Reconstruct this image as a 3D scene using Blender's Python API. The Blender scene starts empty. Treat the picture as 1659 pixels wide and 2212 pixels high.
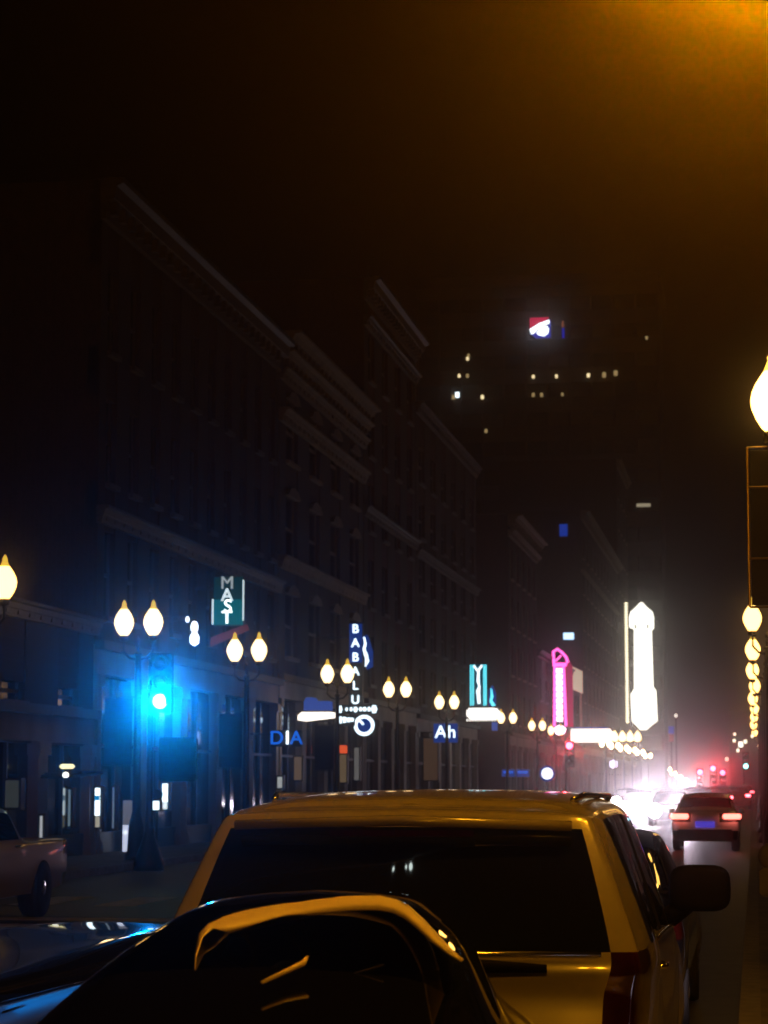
import bpy, bmesh, math, random
from mathutils import Vector, Matrix
random.seed(7)
R = math.radians
sc = bpy.context.scene

# ------------------------------------------------------------------ camera, world, exposure
EYE = 1.85
FPX = 5000.0                      # focal length in pixels of a 1659 x 2212 frame
PITCH = math.atan(584 / FPX)
YAW = math.atan(802 * math.cos(PITCH) / FPX)
cd = bpy.data.cameras.new("camera")
cam = bpy.data.objects.new("camera", cd)
sc.collection.objects.link(cam)
cam.location = (0, 0, EYE)
cam.rotation_euler = (math.pi / 2 + PITCH, 0, YAW)
cd.sensor_fit = 'VERTICAL'
cd.sensor_height = 24
cd.lens = FPX / 2212 * 24
cd.clip_start = 0.05
cd.clip_end = 3000
cd.dof.use_dof = True
cd.dof.focus_distance = 13
cd.dof.aperture_fstop = 4.2
sc.camera = cam

w = bpy.data.worlds.new("World")
sc.world = w
w.use_nodes = True
nt = w.node_tree
sky = nt.nodes.new('ShaderNodeTexSky')
sky.sky_type = 'NISHITA'
sky.sun_disc = False
sky.sun_elevation = R(-12)
nt.links.new(sky.outputs[0], nt.nodes['Background'].inputs[0])
nt.nodes['Background'].inputs[1].default_value = 0.0004

sc.view_settings.view_transform = 'Standard'
sc.view_settings.look = 'None'
sc.view_settings.exposure = -1.4        # exposed for the lamps: the shadows go black
sc.view_settings.gamma = 1
cy = sc.cycles
cy.use_denoising = True
cy.max_bounces = 5
cy.diffuse_bounces = 2
cy.glossy_bounces = 3
cy.transmission_bounces = 4
cy.transparent_max_bounces = 8
cy.volume_bounces = 0
cy.sample_clamp_indirect = 4
cy.caustics_reflective = False
cy.caustics_refractive = False

def P(px, py, d):
    """photo pixel (1659 x 2212 frame) -> the point of the street scene at depth d"""
    a, b = (px - 829.5) / FPX, -(py - 1106) / FPX
    sp, cp, sy, cyw = math.sin(PITCH), math.cos(PITCH), math.sin(YAW), math.cos(YAW)
    F = Vector((-sy * cp, cyw * cp, sp)); Rt = Vector((cyw, sy, 0)); U = Vector((sy * sp, -cyw * sp, cp))
    r = F + Rt * a + U * b
    return Vector((0, 0, EYE)) + r * (d / r.y)

def PX(px, py, X):
    """same, at the plane x = X"""
    a, b = (px - 829.5) / FPX, -(py - 1106) / FPX
    sp, cp, sy, cyw = math.sin(PITCH), math.cos(PITCH), math.sin(YAW), math.cos(YAW)
    F = Vector((-sy * cp, cyw * cp, sp)); Rt = Vector((cyw, sy, 0)); U = Vector((sy * sp, -cyw * sp, cp))
    r = F + Rt * a + U * b
    return Vector((0, 0, EYE)) + r * (X / r.x)

# ------------------------------------------------------------------ materials
def mat(name, col, rough=0.6, metal=0.0, noise=0.25, scale=6.0, spec=0.5, coat=0.0, bump=0.0):
    m = bpy.data.materials.new(name); m.use_nodes = True
    n = m.node_tree.nodes; l = m.node_tree.links
    b = n['Principled BSDF']
    b.inputs['Roughness'].default_value = rough
    b.inputs['Metallic'].default_value = metal
    b.inputs['Specular IOR Level'].default_value = spec
    b.inputs['Coat Weight'].default_value = coat
    b.inputs['Coat Roughness'].default_value = 0.04
    tc = n.new('ShaderNodeTexCoord'); ns = n.new('ShaderNodeTexNoise')
    ns.inputs['Scale'].default_value = scale; ns.inputs['Detail'].default_value = 6
    l.new(tc.outputs['Object'], ns.inputs['Vector'])
    cr = n.new('ShaderNodeValToRGB')
    cr.color_ramp.elements[0].position = 0.3; cr.color_ramp.elements[1].position = 0.7
    cr.color_ramp.elements[0].color = (*[c * (1 - noise) for c in col], 1)
    cr.color_ramp.elements[1].color = (*[min(1, c * (1 + noise)) for c in col], 1)
    l.new(ns.outputs['Fac'], cr.inputs['Fac']); l.new(cr.outputs['Color'], b.inputs['Base Color'])
    if bump:
        bp = n.new('ShaderNodeBump'); bp.inputs['Strength'].default_value = bump
        n2 = n.new('ShaderNodeTexNoise'); n2.inputs['Scale'].default_value = scale * 12
        l.new(tc.outputs['Object'], n2.inputs['Vector']); l.new(n2.outputs['Fac'], bp.inputs['Height'])
        l.new(bp.outputs['Normal'], b.inputs['Normal'])
    return m

def brick(name, c1, c2, mortar):
    m = mat(name, c1, 0.9, spec=.12)
    n = m.node_tree.nodes; l = m.node_tree.links
    bt = n.new('ShaderNodeTexBrick'); tc = n.new('ShaderNodeTexCoord')
    mp = n.new('ShaderNodeMapping'); mp.inputs['Rotation'].default_value = (R(90), 0, R(90))
    l.new(tc.outputs['Object'], mp.inputs['Vector']); l.new(mp.outputs[0], bt.inputs['Vector'])
    bt.inputs['Color1'].default_value = (*c1, 1); bt.inputs['Color2'].default_value = (*c2, 1)
    bt.inputs['Mortar'].default_value = (*mortar, 1); bt.inputs['Scale'].default_value = 2.2
    bt.inputs['Mortar Size'].default_value = 0.015
    l.new(bt.outputs['Color'], n['Principled BSDF'].inputs['Base Color'])
    return m

def emit(name, col, s, back=True):
    m = bpy.data.materials.new(name); m.use_nodes = True
    n = m.node_tree.nodes; l = m.node_tree.links
    n.remove(n['Principled BSDF'])
    e = n.new('ShaderNodeEmission'); e.inputs[0].default_value = (*col, 1); e.inputs[1].default_value = s * (2.6 if s <= 2.7 else 1.45)
    l.new(e.outputs[0], n['Material Output'].inputs[0])
    return m

def glass(name, col=(0.004, 0.005, 0.006), rough=0.03):
    m = mat(name, col, rough, 0, 0.1, 2, 0.6)
    return m

M = {}
M['asphalt'] = mat('asphalt', (0.045, 0.042, 0.04), 0.55, noise=0.35, scale=3, bump=0.35)
M['walk'] = mat('concrete_walk', (0.16, 0.14, 0.12), 0.75, noise=0.3, scale=2, bump=0.2)
M['kerb'] = mat('kerb_stone', (0.22, 0.2, 0.18), 0.7)
M['paint'] = mat('road_paint', (0.55, 0.53, 0.5), 0.6, noise=0.3, scale=5)
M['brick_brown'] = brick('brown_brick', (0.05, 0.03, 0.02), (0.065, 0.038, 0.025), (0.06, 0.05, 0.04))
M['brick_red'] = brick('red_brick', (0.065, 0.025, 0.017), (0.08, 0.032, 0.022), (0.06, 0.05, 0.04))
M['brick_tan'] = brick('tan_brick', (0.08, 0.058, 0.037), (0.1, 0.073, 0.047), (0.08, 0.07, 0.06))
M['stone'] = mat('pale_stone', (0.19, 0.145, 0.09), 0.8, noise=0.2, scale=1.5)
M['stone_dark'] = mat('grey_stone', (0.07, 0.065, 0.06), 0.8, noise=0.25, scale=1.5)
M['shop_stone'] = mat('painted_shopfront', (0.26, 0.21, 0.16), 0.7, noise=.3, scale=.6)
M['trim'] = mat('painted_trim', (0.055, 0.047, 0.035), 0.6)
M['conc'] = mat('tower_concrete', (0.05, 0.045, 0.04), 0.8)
M['frame'] = mat('dark_frame', (0.03, 0.03, 0.03), 0.5)
M['pane'] = glass('window_glass', (0.01, 0.012, 0.015), 0.08)
M['blackiron'] = mat('black_iron', (0.012, 0.012, 0.012), 0.4, 0.0, 0.3, 10)
M['banner'] = mat('navy_banner', (0.012, 0.014, 0.03), 0.85)
M['awning'] = mat('dark_awning', (0.03, 0.025, 0.022), 0.9)
M['globe'] = emit('warm_globe', (1, 0.67, 0.31), 6.6)
M['globe_tip'] = emit('warm_globe_tip', (1, 0.58, 0.06), .9)
M['globe_sodium'] = emit('sodium_globe', (1, 0.38, 0.01), 380)
M['globe_sodium_tip'] = emit('sodium_globe_tip', (1, 0.47, 0.055), 8)
M['globe_amber'] = emit('amber_globe', (1, 0.52, 0.13), 11)
M['globe_far'] = emit('far_globe', (1, 0.74, 0.42), 30)
M['globe_glare'] = emit('glaring_globe', (1, 0.5, 0.09), 22)
M['globe_white'] = emit('white_globe', (0.9, 1, 0.95), 14)
M['van'] = mat('champagne_paint', (0.215, 0.19, 0.14), 0.24, 0.0, 0.06, 3, 0.5, 0.5)
M['black_paint'] = mat('black_paint', (0.004, 0.004, 0.005), 0.06, 0.0, 0.1, 3, 0.5, 1.0)
M['silver_paint'] = mat('silver_paint', (0.26, 0.23, 0.20), 0.3, 0.0, 0.06, 3, 0.5, 0.6)
M['white_paint'] = mat('white_paint', (0.8, 0.78, 0.76), 0.3, 0.0, 0.06, 3, 0.5, 0.6)
M['grey_paint'] = mat('grey_paint', (0.12, 0.12, 0.13), 0.3, 0.2, 0.06, 3, 0.5, 0.6)
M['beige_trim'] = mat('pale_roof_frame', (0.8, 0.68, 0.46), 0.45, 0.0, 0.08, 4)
M['carglass'] = glass('car_glass')
M['rubber'] = mat('tyre_rubber', (0.012, 0.012, 0.012), 0.8)
M['plastic'] = mat('black_plastic', (0.003, 0.003, 0.003), 0.7, spec=.06)
M['chrome'] = mat('chrome', (0.6, 0.6, 0.6), 0.18, 1.0, 0.05)
M['tailoff'] = mat('red_lens', (0.025, 0.002, 0.002), 0.12, 0, 0.4, 12, 0.6, 1.0)
M['tail_on'] = emit('brake_light', (1, 0.16, 0.12), 9)
M['tail_far'] = emit('far_brake_light', (1, 0.10, 0.13), 22)
M['head_on'] = emit('headlight', (1, 0.88, 0.98), 45)
M['head_hot'] = emit('headlight_hot', (1, 0.85, 1.0), 70)
M['headoff'] = mat('clear_lens', (0.3, 0.3, 0.3), 0.1, 0.0, 0.2, 8, 0.6, 1.0)
M['plate_lit'] = emit('lit_plate', (0.10, 0.07, 0.75), 0.55)
M['interior'] = mat('car_interior', (0.03, 0.027, 0.02), 0.8)
M['sill'] = mat('pale_window_sill', (0.35, 0.28, 0.17), 0.6)

# ------------------------------------------------------------------ mesh helpers
class MB:
    def __init__(s): s.bm = bmesh.new()
    def box(s, x0, x1, y0, y1, z0, z1):
        v = [s.bm.verts.new(p) for p in ((x0, y0, z0), (x1, y0, z0), (x1, y1, z0), (x0, y1, z0), (x0, y0, z1), (x1, y0, z1), (x1, y1, z1), (x0, y1, z1))]
        for f in ((0, 3, 2, 1), (4, 5, 6, 7), (0, 1, 5, 4), (1, 2, 6, 5), (2, 3, 7, 6), (3, 0, 4, 7)):
            s.bm.faces.new([v[i] for i in f])
        return s
    def tube(s, pts, r, n=8):
        pts = [Vector(p) for p in pts]
        rr = r if isinstance(r, (list, tuple)) else [r] * len(pts)
        rings = []
        for i, p in enumerate(pts):
            t = (pts[min(i + 1, len(pts) - 1)] - pts[max(i - 1, 0)]).normalized()
            a = t.cross(Vector((0, 0, 1)))
            if a.length < 0.05: a = t.cross(Vector((0, 1, 0)))
            a.normalize(); b = t.cross(a)
            rings.append([s.bm.verts.new(p + (a * math.cos(2 * math.pi * k / n) + b * math.sin(2 * math.pi * k / n)) * rr[i]) for k in range(n)])
        for i in range(len(rings) - 1):
            for k in range(n):
                s.bm.faces.new((rings[i][k], rings[i][(k + 1) % n], rings[i + 1][(k + 1) % n], rings[i + 1][k]))
        s.bm.faces.new(rings[0][::-1]); s.bm.faces.new(rings[-1])
        return s
    def lathe(s, prof, c=(0, 0, 0), n=16, axis='z'):
        rings = []
        for r, z in prof:
            ring = []
            for k in range(n):
                a = 2 * math.pi * k / n
                q = (r * math.cos(a), r * math.sin(a), z)
                if axis == 'x': q = (z, r * math.cos(a), r * math.sin(a))
                if axis == 'y': q = (r * math.cos(a), z, r * math.sin(a))
                ring.append(s.bm.verts.new((c[0] + q[0], c[1] + q[1], c[2] + q[2])))
            rings.append(ring)
        for i in range(len(rings) - 1):
            for k in range(n):
                s.bm.faces.new((rings[i][k], rings[i][(k + 1) % n], rings[i + 1][(k + 1) % n], rings[i + 1][k]))
        s.bm.faces.new(rings[0][::-1]); s.bm.faces.new(rings[-1])
        return s
    def prism(s, poly, y0, y1):
        """polygon in x,z extruded along y"""
        a = [s.bm.verts.new((x, y0, z)) for x, z in poly]; b = [s.bm.verts.new((x, y1, z)) for x, z in poly]
        n = len(poly)
        s.bm.faces.new(a); s.bm.faces.new(b[::-1])
        for i in range(n): s.bm.faces.new((a[i], b[i], b[(i + 1) % n], a[(i + 1) % n]))
        return s
    def prism_yz(s, poly, x0, x1):
        a = [s.bm.verts.new((x0, y, z)) for y, z in poly]; b = [s.bm.verts.new((x1, y, z)) for y, z in poly]
        n = len(poly)
        s.bm.faces.new(a); s.bm.faces.new(b[::-1])
        for i in range(n): s.bm.faces.new((a[i], b[i], b[(i + 1) % n], a[(i + 1) % n]))
        return s
    def build(s, name, m, parent=None, smooth=False, bevel=0.0):
        bmesh.ops.recalc_face_normals(s.bm, faces=s.bm.faces[:])
        if bevel:
            bmesh.ops.bevel(s.bm, geom=s.bm.edges[:], offset=bevel, segments=2, affect='EDGES', clamp_overlap=True)
        me = bpy.data.meshes.new(name); s.bm.to_mesh(me); s.bm.free()
        me.materials.append(m if not isinstance(m, str) else M[m])
        if smooth:
            for p in me.polygons: p.use_smooth = True
        o = bpy.data.objects.new(name, me); sc.collection.objects.link(o)
        if parent: o.parent = parent
        return o

def tag(o, label=None, cat=None, group=None, kind=None):
    if label: o['label'] = label
    if cat: o['category'] = cat
    if group: o['group'] = group
    if kind: o['kind'] = kind
    return o
def thing(name, label, cat, loc=(0, 0, 0), rz=0.0, group=None):
    o = bpy.data.objects.new(name, None); sc.collection.objects.link(o)
    o.empty_display_size = 0.2
    o.location = loc; o.rotation_euler = (0, 0, rz)
    return tag(o, label, cat, group)
def dup(o, parent=None):
    c = o.copy(); sc.collection.objects.link(c); c.parent = parent
    for ch in list(o.children): dup(ch, c)
    return c
def text(body, size, m, name='letters', parent=None, depth=0.03, align='CENTER'):
    cu = bpy.data.curves.new(name, 'FONT'); cu.body = body; cu.size = size
    cu.align_x = align; cu.align_y = 'CENTER'; cu.extrude = depth
    t = bpy.data.objects.new(name, cu); sc.collection.objects.link(t)
    dg = bpy.context.evaluated_depsgraph_get()
    me = bpy.data.meshes.new_from_object(t.evaluated_get(dg))
    bpy.data.objects.remove(t)
    me.transform(Matrix.Rotation(math.pi / 2, 4, 'X'))       # stands upright, facing -y
    me.materials.clear(); me.materials.append(M[m] if isinstance(m, str) else m)
    o = bpy.data.objects.new(name, me); sc.collection.objects.link(o)
    if parent: o.parent = parent
    return o

# ------------------------------------------------------------------ smooth car shells
def cr(p0, p1, p2, p3, t, k=0.4):
    m1 = (p2 - p0) * k; m2 = (p3 - p1) * k
    t2, t3 = t * t, t * t * t
    return p1 * (2 * t3 - 3 * t2 + 1) + m1 * (t3 - 2 * t2 + t) + p2 * (-2 * t3 + 3 * t2) + m2 * (t3 - t2)
def shell(rings, part_of, parent, mats, nu=5, nv=5, origin=(0, 0, 0)):
    """rings of half-profiles (x outward, y along, z up); part_of(side,u,v) names the part of a face"""
    rings = [list(q) + [(0, q[-1][1], q[-1][2] + .012)] for q in rings]      # close the shell along its centre line
    K, Mv = len(rings), len(rings[0])
    G = [[Vector(p) for p in r] for r in rings]
    rows = []
    for i in range(K):                                   # densify in v
        row = []
        for j in range(Mv - 1):
            for q in range(nv):
                a = G[i]; row.append(cr(a[max(j - 1, 0)], a[j], a[j + 1], a[min(j + 2, Mv - 1)], q / nv))
        row.append(G[i][-1]); rows.append(row)
    dense = []
    for i in range(K - 1):
        for q in range(nu):
            dense.append([cr(rows[max(i - 1, 0)][j], rows[i][j], rows[i + 1][j], rows[min(i + 2, K - 1)][j], q / nu) for j in range(len(rows[0]))])
    dense.append(rows[-1])
    builders = {}
    for side in (1, -1):
        for i in range(len(dense) - 1):
            for j in range(len(dense[0]) - 1):
                u, v = (i + 0.5) / nu, (j + 0.5) / nv
                nm = part_of(side, u, v)
                if nm is None: continue
                bd = builders.setdefault(nm, (bmesh.new(), {}))
                vs = []
                for (a, b) in ((i, j), (i + 1, j), (i + 1, j + 1), (i, j + 1)):
                    p = dense[a][b]; q = Vector((p.x * side, p.y, p.z))
                    key = tuple(round(c, 4) for c in q)
                    if key not in bd[1]: bd[1][key] = bd[0].verts.new(q)
                    if bd[1][key] not in vs: vs.append(bd[1][key])
                if len(vs) >= 3:
                    try: bd[0].faces.new(vs if side == 1 else vs[::-1])
                    except ValueError: pass
    out = {}
    for nm, (bm, _) in builders.items():
        base = nm.split('#')[0]
        bmesh.ops.recalc_face_normals(bm, faces=bm.faces[:])
        me = bpy.data.meshes.new(base); bm.to_mesh(me); bm.free()
        for p in me.polygons: p.use_smooth = True
        me.materials.append(M[mats[base]])
        o = bpy.data.objects.new(base, me); sc.collection.objects.link(o); o.parent = parent
        out.setdefault(base, []).append(o)
    return out
def wheel(parent, x, y, r=0.33, wd=0.22):
    t = MB().lathe([(r * 0.62, -wd / 2), (r * 0.95, -wd / 2), (r, -wd / 3), (r, wd / 3), (r * 0.95, wd / 2), (r * 0.62, wd / 2)], (x, y, r), 20, 'x').build('wheel', 'rubber', parent, True)
    MB().lathe([(r * 0.1, -wd / 2 - 0.01), (r * 0.6, -wd / 2 + 0.02), (r * 0.6, wd / 2 - 0.02), (r * 0.1, wd / 2 + 0.01)], (x, y, r), 12, 'x').build('rim', 'chrome', t)
    return t

# sedan: y = 0 at the tail, +y towards the nose, 4.8 m long
def sedan_rings(hs=1.0, L=1.0, W=0.91, bon=1.0):
    def ring(y, x, zb, vals):
        if y > 3.45: y = 3.4 + (y - 3.4) * bon   # vals: list of (xf, z, dy)
        return [(x * xf, (y + dy) * L, z * hs) for xf, z, dy in vals]
    return [
        ring(0, 0, 0, [(0, .28, .06), (0, .52, 0), (0, .74, .02), (0, .98, .10), (0, 1.02, .45), (0, 1.04, .62), (0, 1.05, .7)]),
        ring(0, W, 0, [(.66, .28, .08), (.68, .52, .02), (.70, .74, .05), (.68, .96, .13), (.64, 1.01, .45), (.62, 1.03, .62), (.5, 1.05, .7)]),
        ring(0, W, 0, [(.92, .28, .25), (.96, .52, .18), (.97, .74, .2), (.92, .93, .27), (.82, .99, .5), (.76, 1.02, .65), (.5, 1.05, .75)]),
        ring(.75, W, 0, [(.95, .25, 0), (1, .5, 0), (1, .76, 0), (.95, .96, 0), (.84, 1.02, .05), (.74, 1.06, .08), (.45, 1.08, .1)]),
        ring(1.35, W, 0, [(.95, .22, 0), (1, .5, 0), (1, .76, 0), (.96, .95, 0), (.80, 1.22, .05), (.68, 1.33, .1), (.35, 1.37, .1)]),
        ring(2.0, W, 0, [(.95, .22, 0), (1, .5, 0), (1, .76, 0), (.96, .94, 0), (.76, 1.34, 0), (.64, 1.42, 0), (.3, 1.46, 0)]),
        ring(2.7, W, 0, [(.95, .22, 0), (1, .5, 0), (1, .76, 0), (.96, .93, 0), (.76, 1.33, -.05), (.64, 1.40, -.08), (.3, 1.44, -.1)]),
        ring(3.4, W, 0, [(.95, .22, 0), (1, .5, 0), (1, .76, 0), (.95, .92, 0), (.84, .958, -.08), (.72, .966, -.1), (.3, .97, -.15)]),
        ring(4.1, W, 0, [(.95, .24, 0), (1, .5, 0), (.99, .74, 0), (.95, .89, 0), (.86, .955, 0), (.72, .965, 0), (.3, .969, 0)]),
        ring(4.6, W, 0, [(.9, .26, 0), (.95, .45, 0), (.94, .64, 0), (.9, .80, 0), (.8, .87, 0), (.68, .89, 0), (.3, .90, 0)]),
        ring(4.8, W, 0, [(0, .28, 0), (0, .45, .04), (0, .62, .03), (0, .72, -.02), (0, .78, -.08), (0, .80, -.12), (0, .81, -.16)]),
    ]
def sedan_part(side, u, v):
    s = 'a' if side > 0 else 'b'
    if v < 0.9 and (u < 2.3): return 'rear_bumper'
    if v < 0.9 and u > 8.6: return 'front_bumper'
    if 1.9 < v < 3.0 and 0.55 < u < 2.5: return 'tail_light#' + s
    if 1.6 < v < 2.9 and 8.9 < u < 9.55: return 'headlight#' + s
    if 3.1 < v < 4.7 and 4.0 < u < 6.7 and not (5.0 < u < 5.18): return 'side_window#%s%d' % (s, u > 5.1)
    if v > 4.6 and 3.1 < u < 4.0: return 'rear_window'
    if v > 4.6 and 6.1 < u < 7.0: return 'windscreen'
    return 'body'
def make_sedan(name, label, loc, rz=0.0, paint='grey_paint', tail='tailoff', head='headoff', hs=1.0, group=None, plate=None, cat='car', bon=1.0, mirrors=True):
    t = thing(name, label, cat, loc, rz, group)
    mats = dict(body=paint, rear_bumper='plastic' if plate else paint, front_bumper=paint, tail_light=tail, headlight=head, side_window='carglass', rear_window='carglass', windscreen='carglass')
    shell(sedan_rings(hs, bon=bon), sedan_part, t, mats, 5, 4)
    for x in (-.80, .80):
        for y in (.95, 3.4 + .45 * (bon * 1.4 if bon > 1 else 1)): wheel(t, x, y)
        if not mirrors: continue
        MB().lathe([(0.01, -.06), (.08, -.04), (.09, .0), (.01, .07)], (x * 1.22, 3.0, 1.0 * hs), 10, 'y').build('wing_mirror', paint, t, True)
    if plate: MB().box(-.26, .26, -.035, -.005, .60 * hs, .76 * hs).build('number_plate', plate, t)
    return t

# ------------------------------------------------------------------ ground
KL, KR, FX = -13.1, -0.15, -15.6        # kerbs and the left building line
SLOPE = .02                              # the street falls away beyond the theatre
def ground(name, x0, x1, y0, y1, z, m, h=None):
    b = MB()
    ys = [(y0, z), (y1, z)] if y1 < 300 else [(y0, z), (290, z), (y1, z - (y1 - 290) * SLOPE)]
    for (ya, za), (yb, zb) in zip(ys, ys[1:]):
        lo = [b.bm.verts.new(q) for q in ((x0, ya, za), (x1, ya, za), (x1, yb, zb), (x0, yb, zb))]
        if not h: b.bm.faces.new(lo); continue
        hi = [b.bm.verts.new(v.co + Vector((0, 0, h))) for v in lo]
        b.bm.faces.new(hi)
        for k in range(4): b.bm.faces.new((lo[k], lo[(k + 1) % 4], hi[(k + 1) % 4], hi[k]))
    bmesh.ops.remove_doubles(b.bm, verts=b.bm.verts[:], dist=.0001)
    return tag(b.build(name, m), kind='structure')
ground('ground', -110, 60, -35, 640, -0.02, 'asphalt')
ground('road', KL, KR, -34, 638, -0.004, 'asphalt')
ground('side_street', -109, KL, 24, 40, -0.004, 'asphalt')
ground('left_pavement', -40, KL - .16, 40.2, 638, -0.003, 'walk', .153)
ground('left_kerb', KL - .16, KL, 40.2, 638, -0.003, 'kerb', .15)
ground('right_pavement', KR + .16, 12, -34, 638, -0.003, 'walk', .153)
ground('right_kerb', KR, KR + .16, -34, 638, -0.003, 'kerb', .15)
b = MB()
for k in range(7):
    x = -12.6 + k * 1.35
    b.box(x, x + .62, 34.2, 36.9, -0.002, 0.002)
tag(b.build('crosswalk_stripes', 'paint'), kind='structure')
b = MB().box(-12.9, -6.9, 30.6, 31.2, -0.002, 0.002)
tag(b.build('stop_line', 'paint'), kind='structure')
b = MB()
for x in (-6.75, -6.5): b.box(x, x + .11, 42, 289, -0.002, 0.002)
tag(b.build('centre_line', 'paint'), kind='structure')

# ------------------------------------------------------------------ buildings on the left
def building(name, label, y0, y1, h, floors, bays, wall, trim, gh=4.4, cornices=((0, .5, .45),), x=FX, depth=14, ww=.5, arch=False, pair=False, group='old brick buildings along the left pavement'):
    t = thing(name, label, 'building', (x, y0, 0.15), 0, group)
    W = y1 - y0; hh = h - .15
    b = MB()
    b.box(-depth, -.3, 0, W, -3.5 if y0 > 260 else 0, hh)
    fh = (hh - gh - 1.6) / floors; bw = W / bays
    # piers, spandrels: the openings are left between them
    n = bays * (2 if pair else 1); cw = W / n
    for i in range(n + 1):
        c = i * cw; half = cw * (1 - ww) / 2
        b.box(-.31, 0, max(0, c - half), min(W, c + half), gh, hh)
    for f in range(floors + 1):
        z0 = gh + f * fh - (fh * .14 if f else 0); z1 = gh + f * fh + (fh * .22 if f < floors else 0)
        if f == floors: z1 = hh
        b.box(-.31, -.03, 0, W, z0, z1)
    sf = MB()
    for i in range(bays + 1):        # shopfront piers
        c = i * bw
        sf.box(-.31, .06, max(0, c - .35), min(W, c + .35), 0, gh - .7)
        sf.box(-.2, .12, max(0, c - .42), min(W, c + .42), 0, .3); sf.box(-.2, .12, max(0, c - .42), min(W, c + .42), gh - 1.0, gh - .72)
    sf.box(-.31, .04, 0, W, gh - .7, gh)
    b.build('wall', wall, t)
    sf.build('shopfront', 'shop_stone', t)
    for q, (dz, ch, pr) in enumerate(cornices):
        c = MB(); z = hh - dz
        prof = [(-.02, z - ch), (.12, z - ch), (.16, z - ch * .55), (pr * .6, z - ch * .5), (pr * .7, z - ch * .2), (pr, z - ch * .12), (pr, z + .02), (-.02, z + .02)]
        c.prism([(px, pz) for px, pz in prof], -.1, W + .05)
        nb = int(W / .8)
        for k in range(nb): c.box(-.02, pr * .55, k * .8 + .2, k * .8 + .45, z - ch * .85, z - ch * .5)
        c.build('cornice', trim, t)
    c = MB().box(-.02, .22, -.05, W + .05, gh - .12, gh + .1)
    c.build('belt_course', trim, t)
    for f in range(floors):
        for i in range(n):
            c0 = (i + .5) * cw; half = cw * ww / 2
            z0 = gh + f * fh + fh * .22; z1 = gh + (f + 1) * fh - fh * .14
            p = MB().box(-.30, -.2, c0 - half, c0 + half, z0, z1).build('window', 'pane', t)
            fr = MB()
            fr.box(-.2, -.14, c0 - half, c0 - half + .07, z0, z1); fr.box(-.2, -.14, c0 + half - .07, c0 + half, z0, z1)
            fr.box(-.2, -.13, c0 - half + .07, c0 + half - .07, (z0 + z1) / 2 - .04, (z0 + z1) / 2 + .04)
            fr.box(-.2, .12, c0 - half + .0, c0 + half, z0 - .12, z0)
            if arch:
                fr.prism_yz([(c0 - half, z1), (c0 - half * .7, z1 + .22), (c0, z1 + .34), (c0 + half * .7, z1 + .22), (c0 + half, z1), (c0 + half * .6, z1 - .02), (c0 - half * .6, z1 - .02)], -.03, .12)
            fr.build('window_frame', trim, p)
    for i in range(bays):
        c0 = (i + .5) * bw; half = bw / 2 - .36
        g = MB().box(-.28, -.18, c0 - half, c0 + half, .5, gh - .75).build('shop_window', 'pane', t)
        f2 = MB().box(-.28, -.08, c0 - half, c0 + half, 0, .5)
        f2.box(-.18, -.1, c0 - .04, c0 + .04, .5, gh - .75); f2.box(-.18, -.1, c0 - half, c0 + half, 2.55, 2.63)
        f2.build('window_frame', 'frame', g)
    return t
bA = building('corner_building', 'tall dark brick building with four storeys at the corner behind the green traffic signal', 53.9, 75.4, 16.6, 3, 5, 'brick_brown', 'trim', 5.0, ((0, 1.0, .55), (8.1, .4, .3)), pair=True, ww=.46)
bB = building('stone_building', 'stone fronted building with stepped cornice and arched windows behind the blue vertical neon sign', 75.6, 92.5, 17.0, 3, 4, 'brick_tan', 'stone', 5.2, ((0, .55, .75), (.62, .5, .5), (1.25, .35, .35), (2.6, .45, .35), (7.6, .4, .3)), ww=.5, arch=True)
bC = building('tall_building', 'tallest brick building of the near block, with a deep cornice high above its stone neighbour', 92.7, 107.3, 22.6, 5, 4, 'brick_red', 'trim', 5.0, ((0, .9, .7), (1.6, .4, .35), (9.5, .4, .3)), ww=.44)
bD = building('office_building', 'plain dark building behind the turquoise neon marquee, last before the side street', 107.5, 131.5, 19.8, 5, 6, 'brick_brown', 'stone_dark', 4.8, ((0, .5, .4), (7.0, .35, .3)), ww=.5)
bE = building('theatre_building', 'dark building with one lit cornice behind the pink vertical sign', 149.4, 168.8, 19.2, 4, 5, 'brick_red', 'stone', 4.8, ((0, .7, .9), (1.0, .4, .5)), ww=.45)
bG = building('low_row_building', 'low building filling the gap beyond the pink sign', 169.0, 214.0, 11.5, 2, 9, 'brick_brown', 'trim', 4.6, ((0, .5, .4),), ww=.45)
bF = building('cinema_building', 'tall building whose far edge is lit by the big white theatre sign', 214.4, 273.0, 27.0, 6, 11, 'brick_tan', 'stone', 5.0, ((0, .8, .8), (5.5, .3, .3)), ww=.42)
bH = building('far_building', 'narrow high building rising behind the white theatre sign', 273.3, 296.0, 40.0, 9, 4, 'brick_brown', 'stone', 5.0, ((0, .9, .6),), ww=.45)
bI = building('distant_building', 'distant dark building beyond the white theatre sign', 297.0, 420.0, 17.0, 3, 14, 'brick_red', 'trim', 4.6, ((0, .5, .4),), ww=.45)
bJ = building('corner_shop', 'low dark shop left of the tall corner building, with a lit fascia under its roof', 45.6, 53.7, 5.7, 1, 2, 'brick_brown', 'trim', 3.3, ((0, .35, .3),), ww=.4, depth=40)

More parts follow.
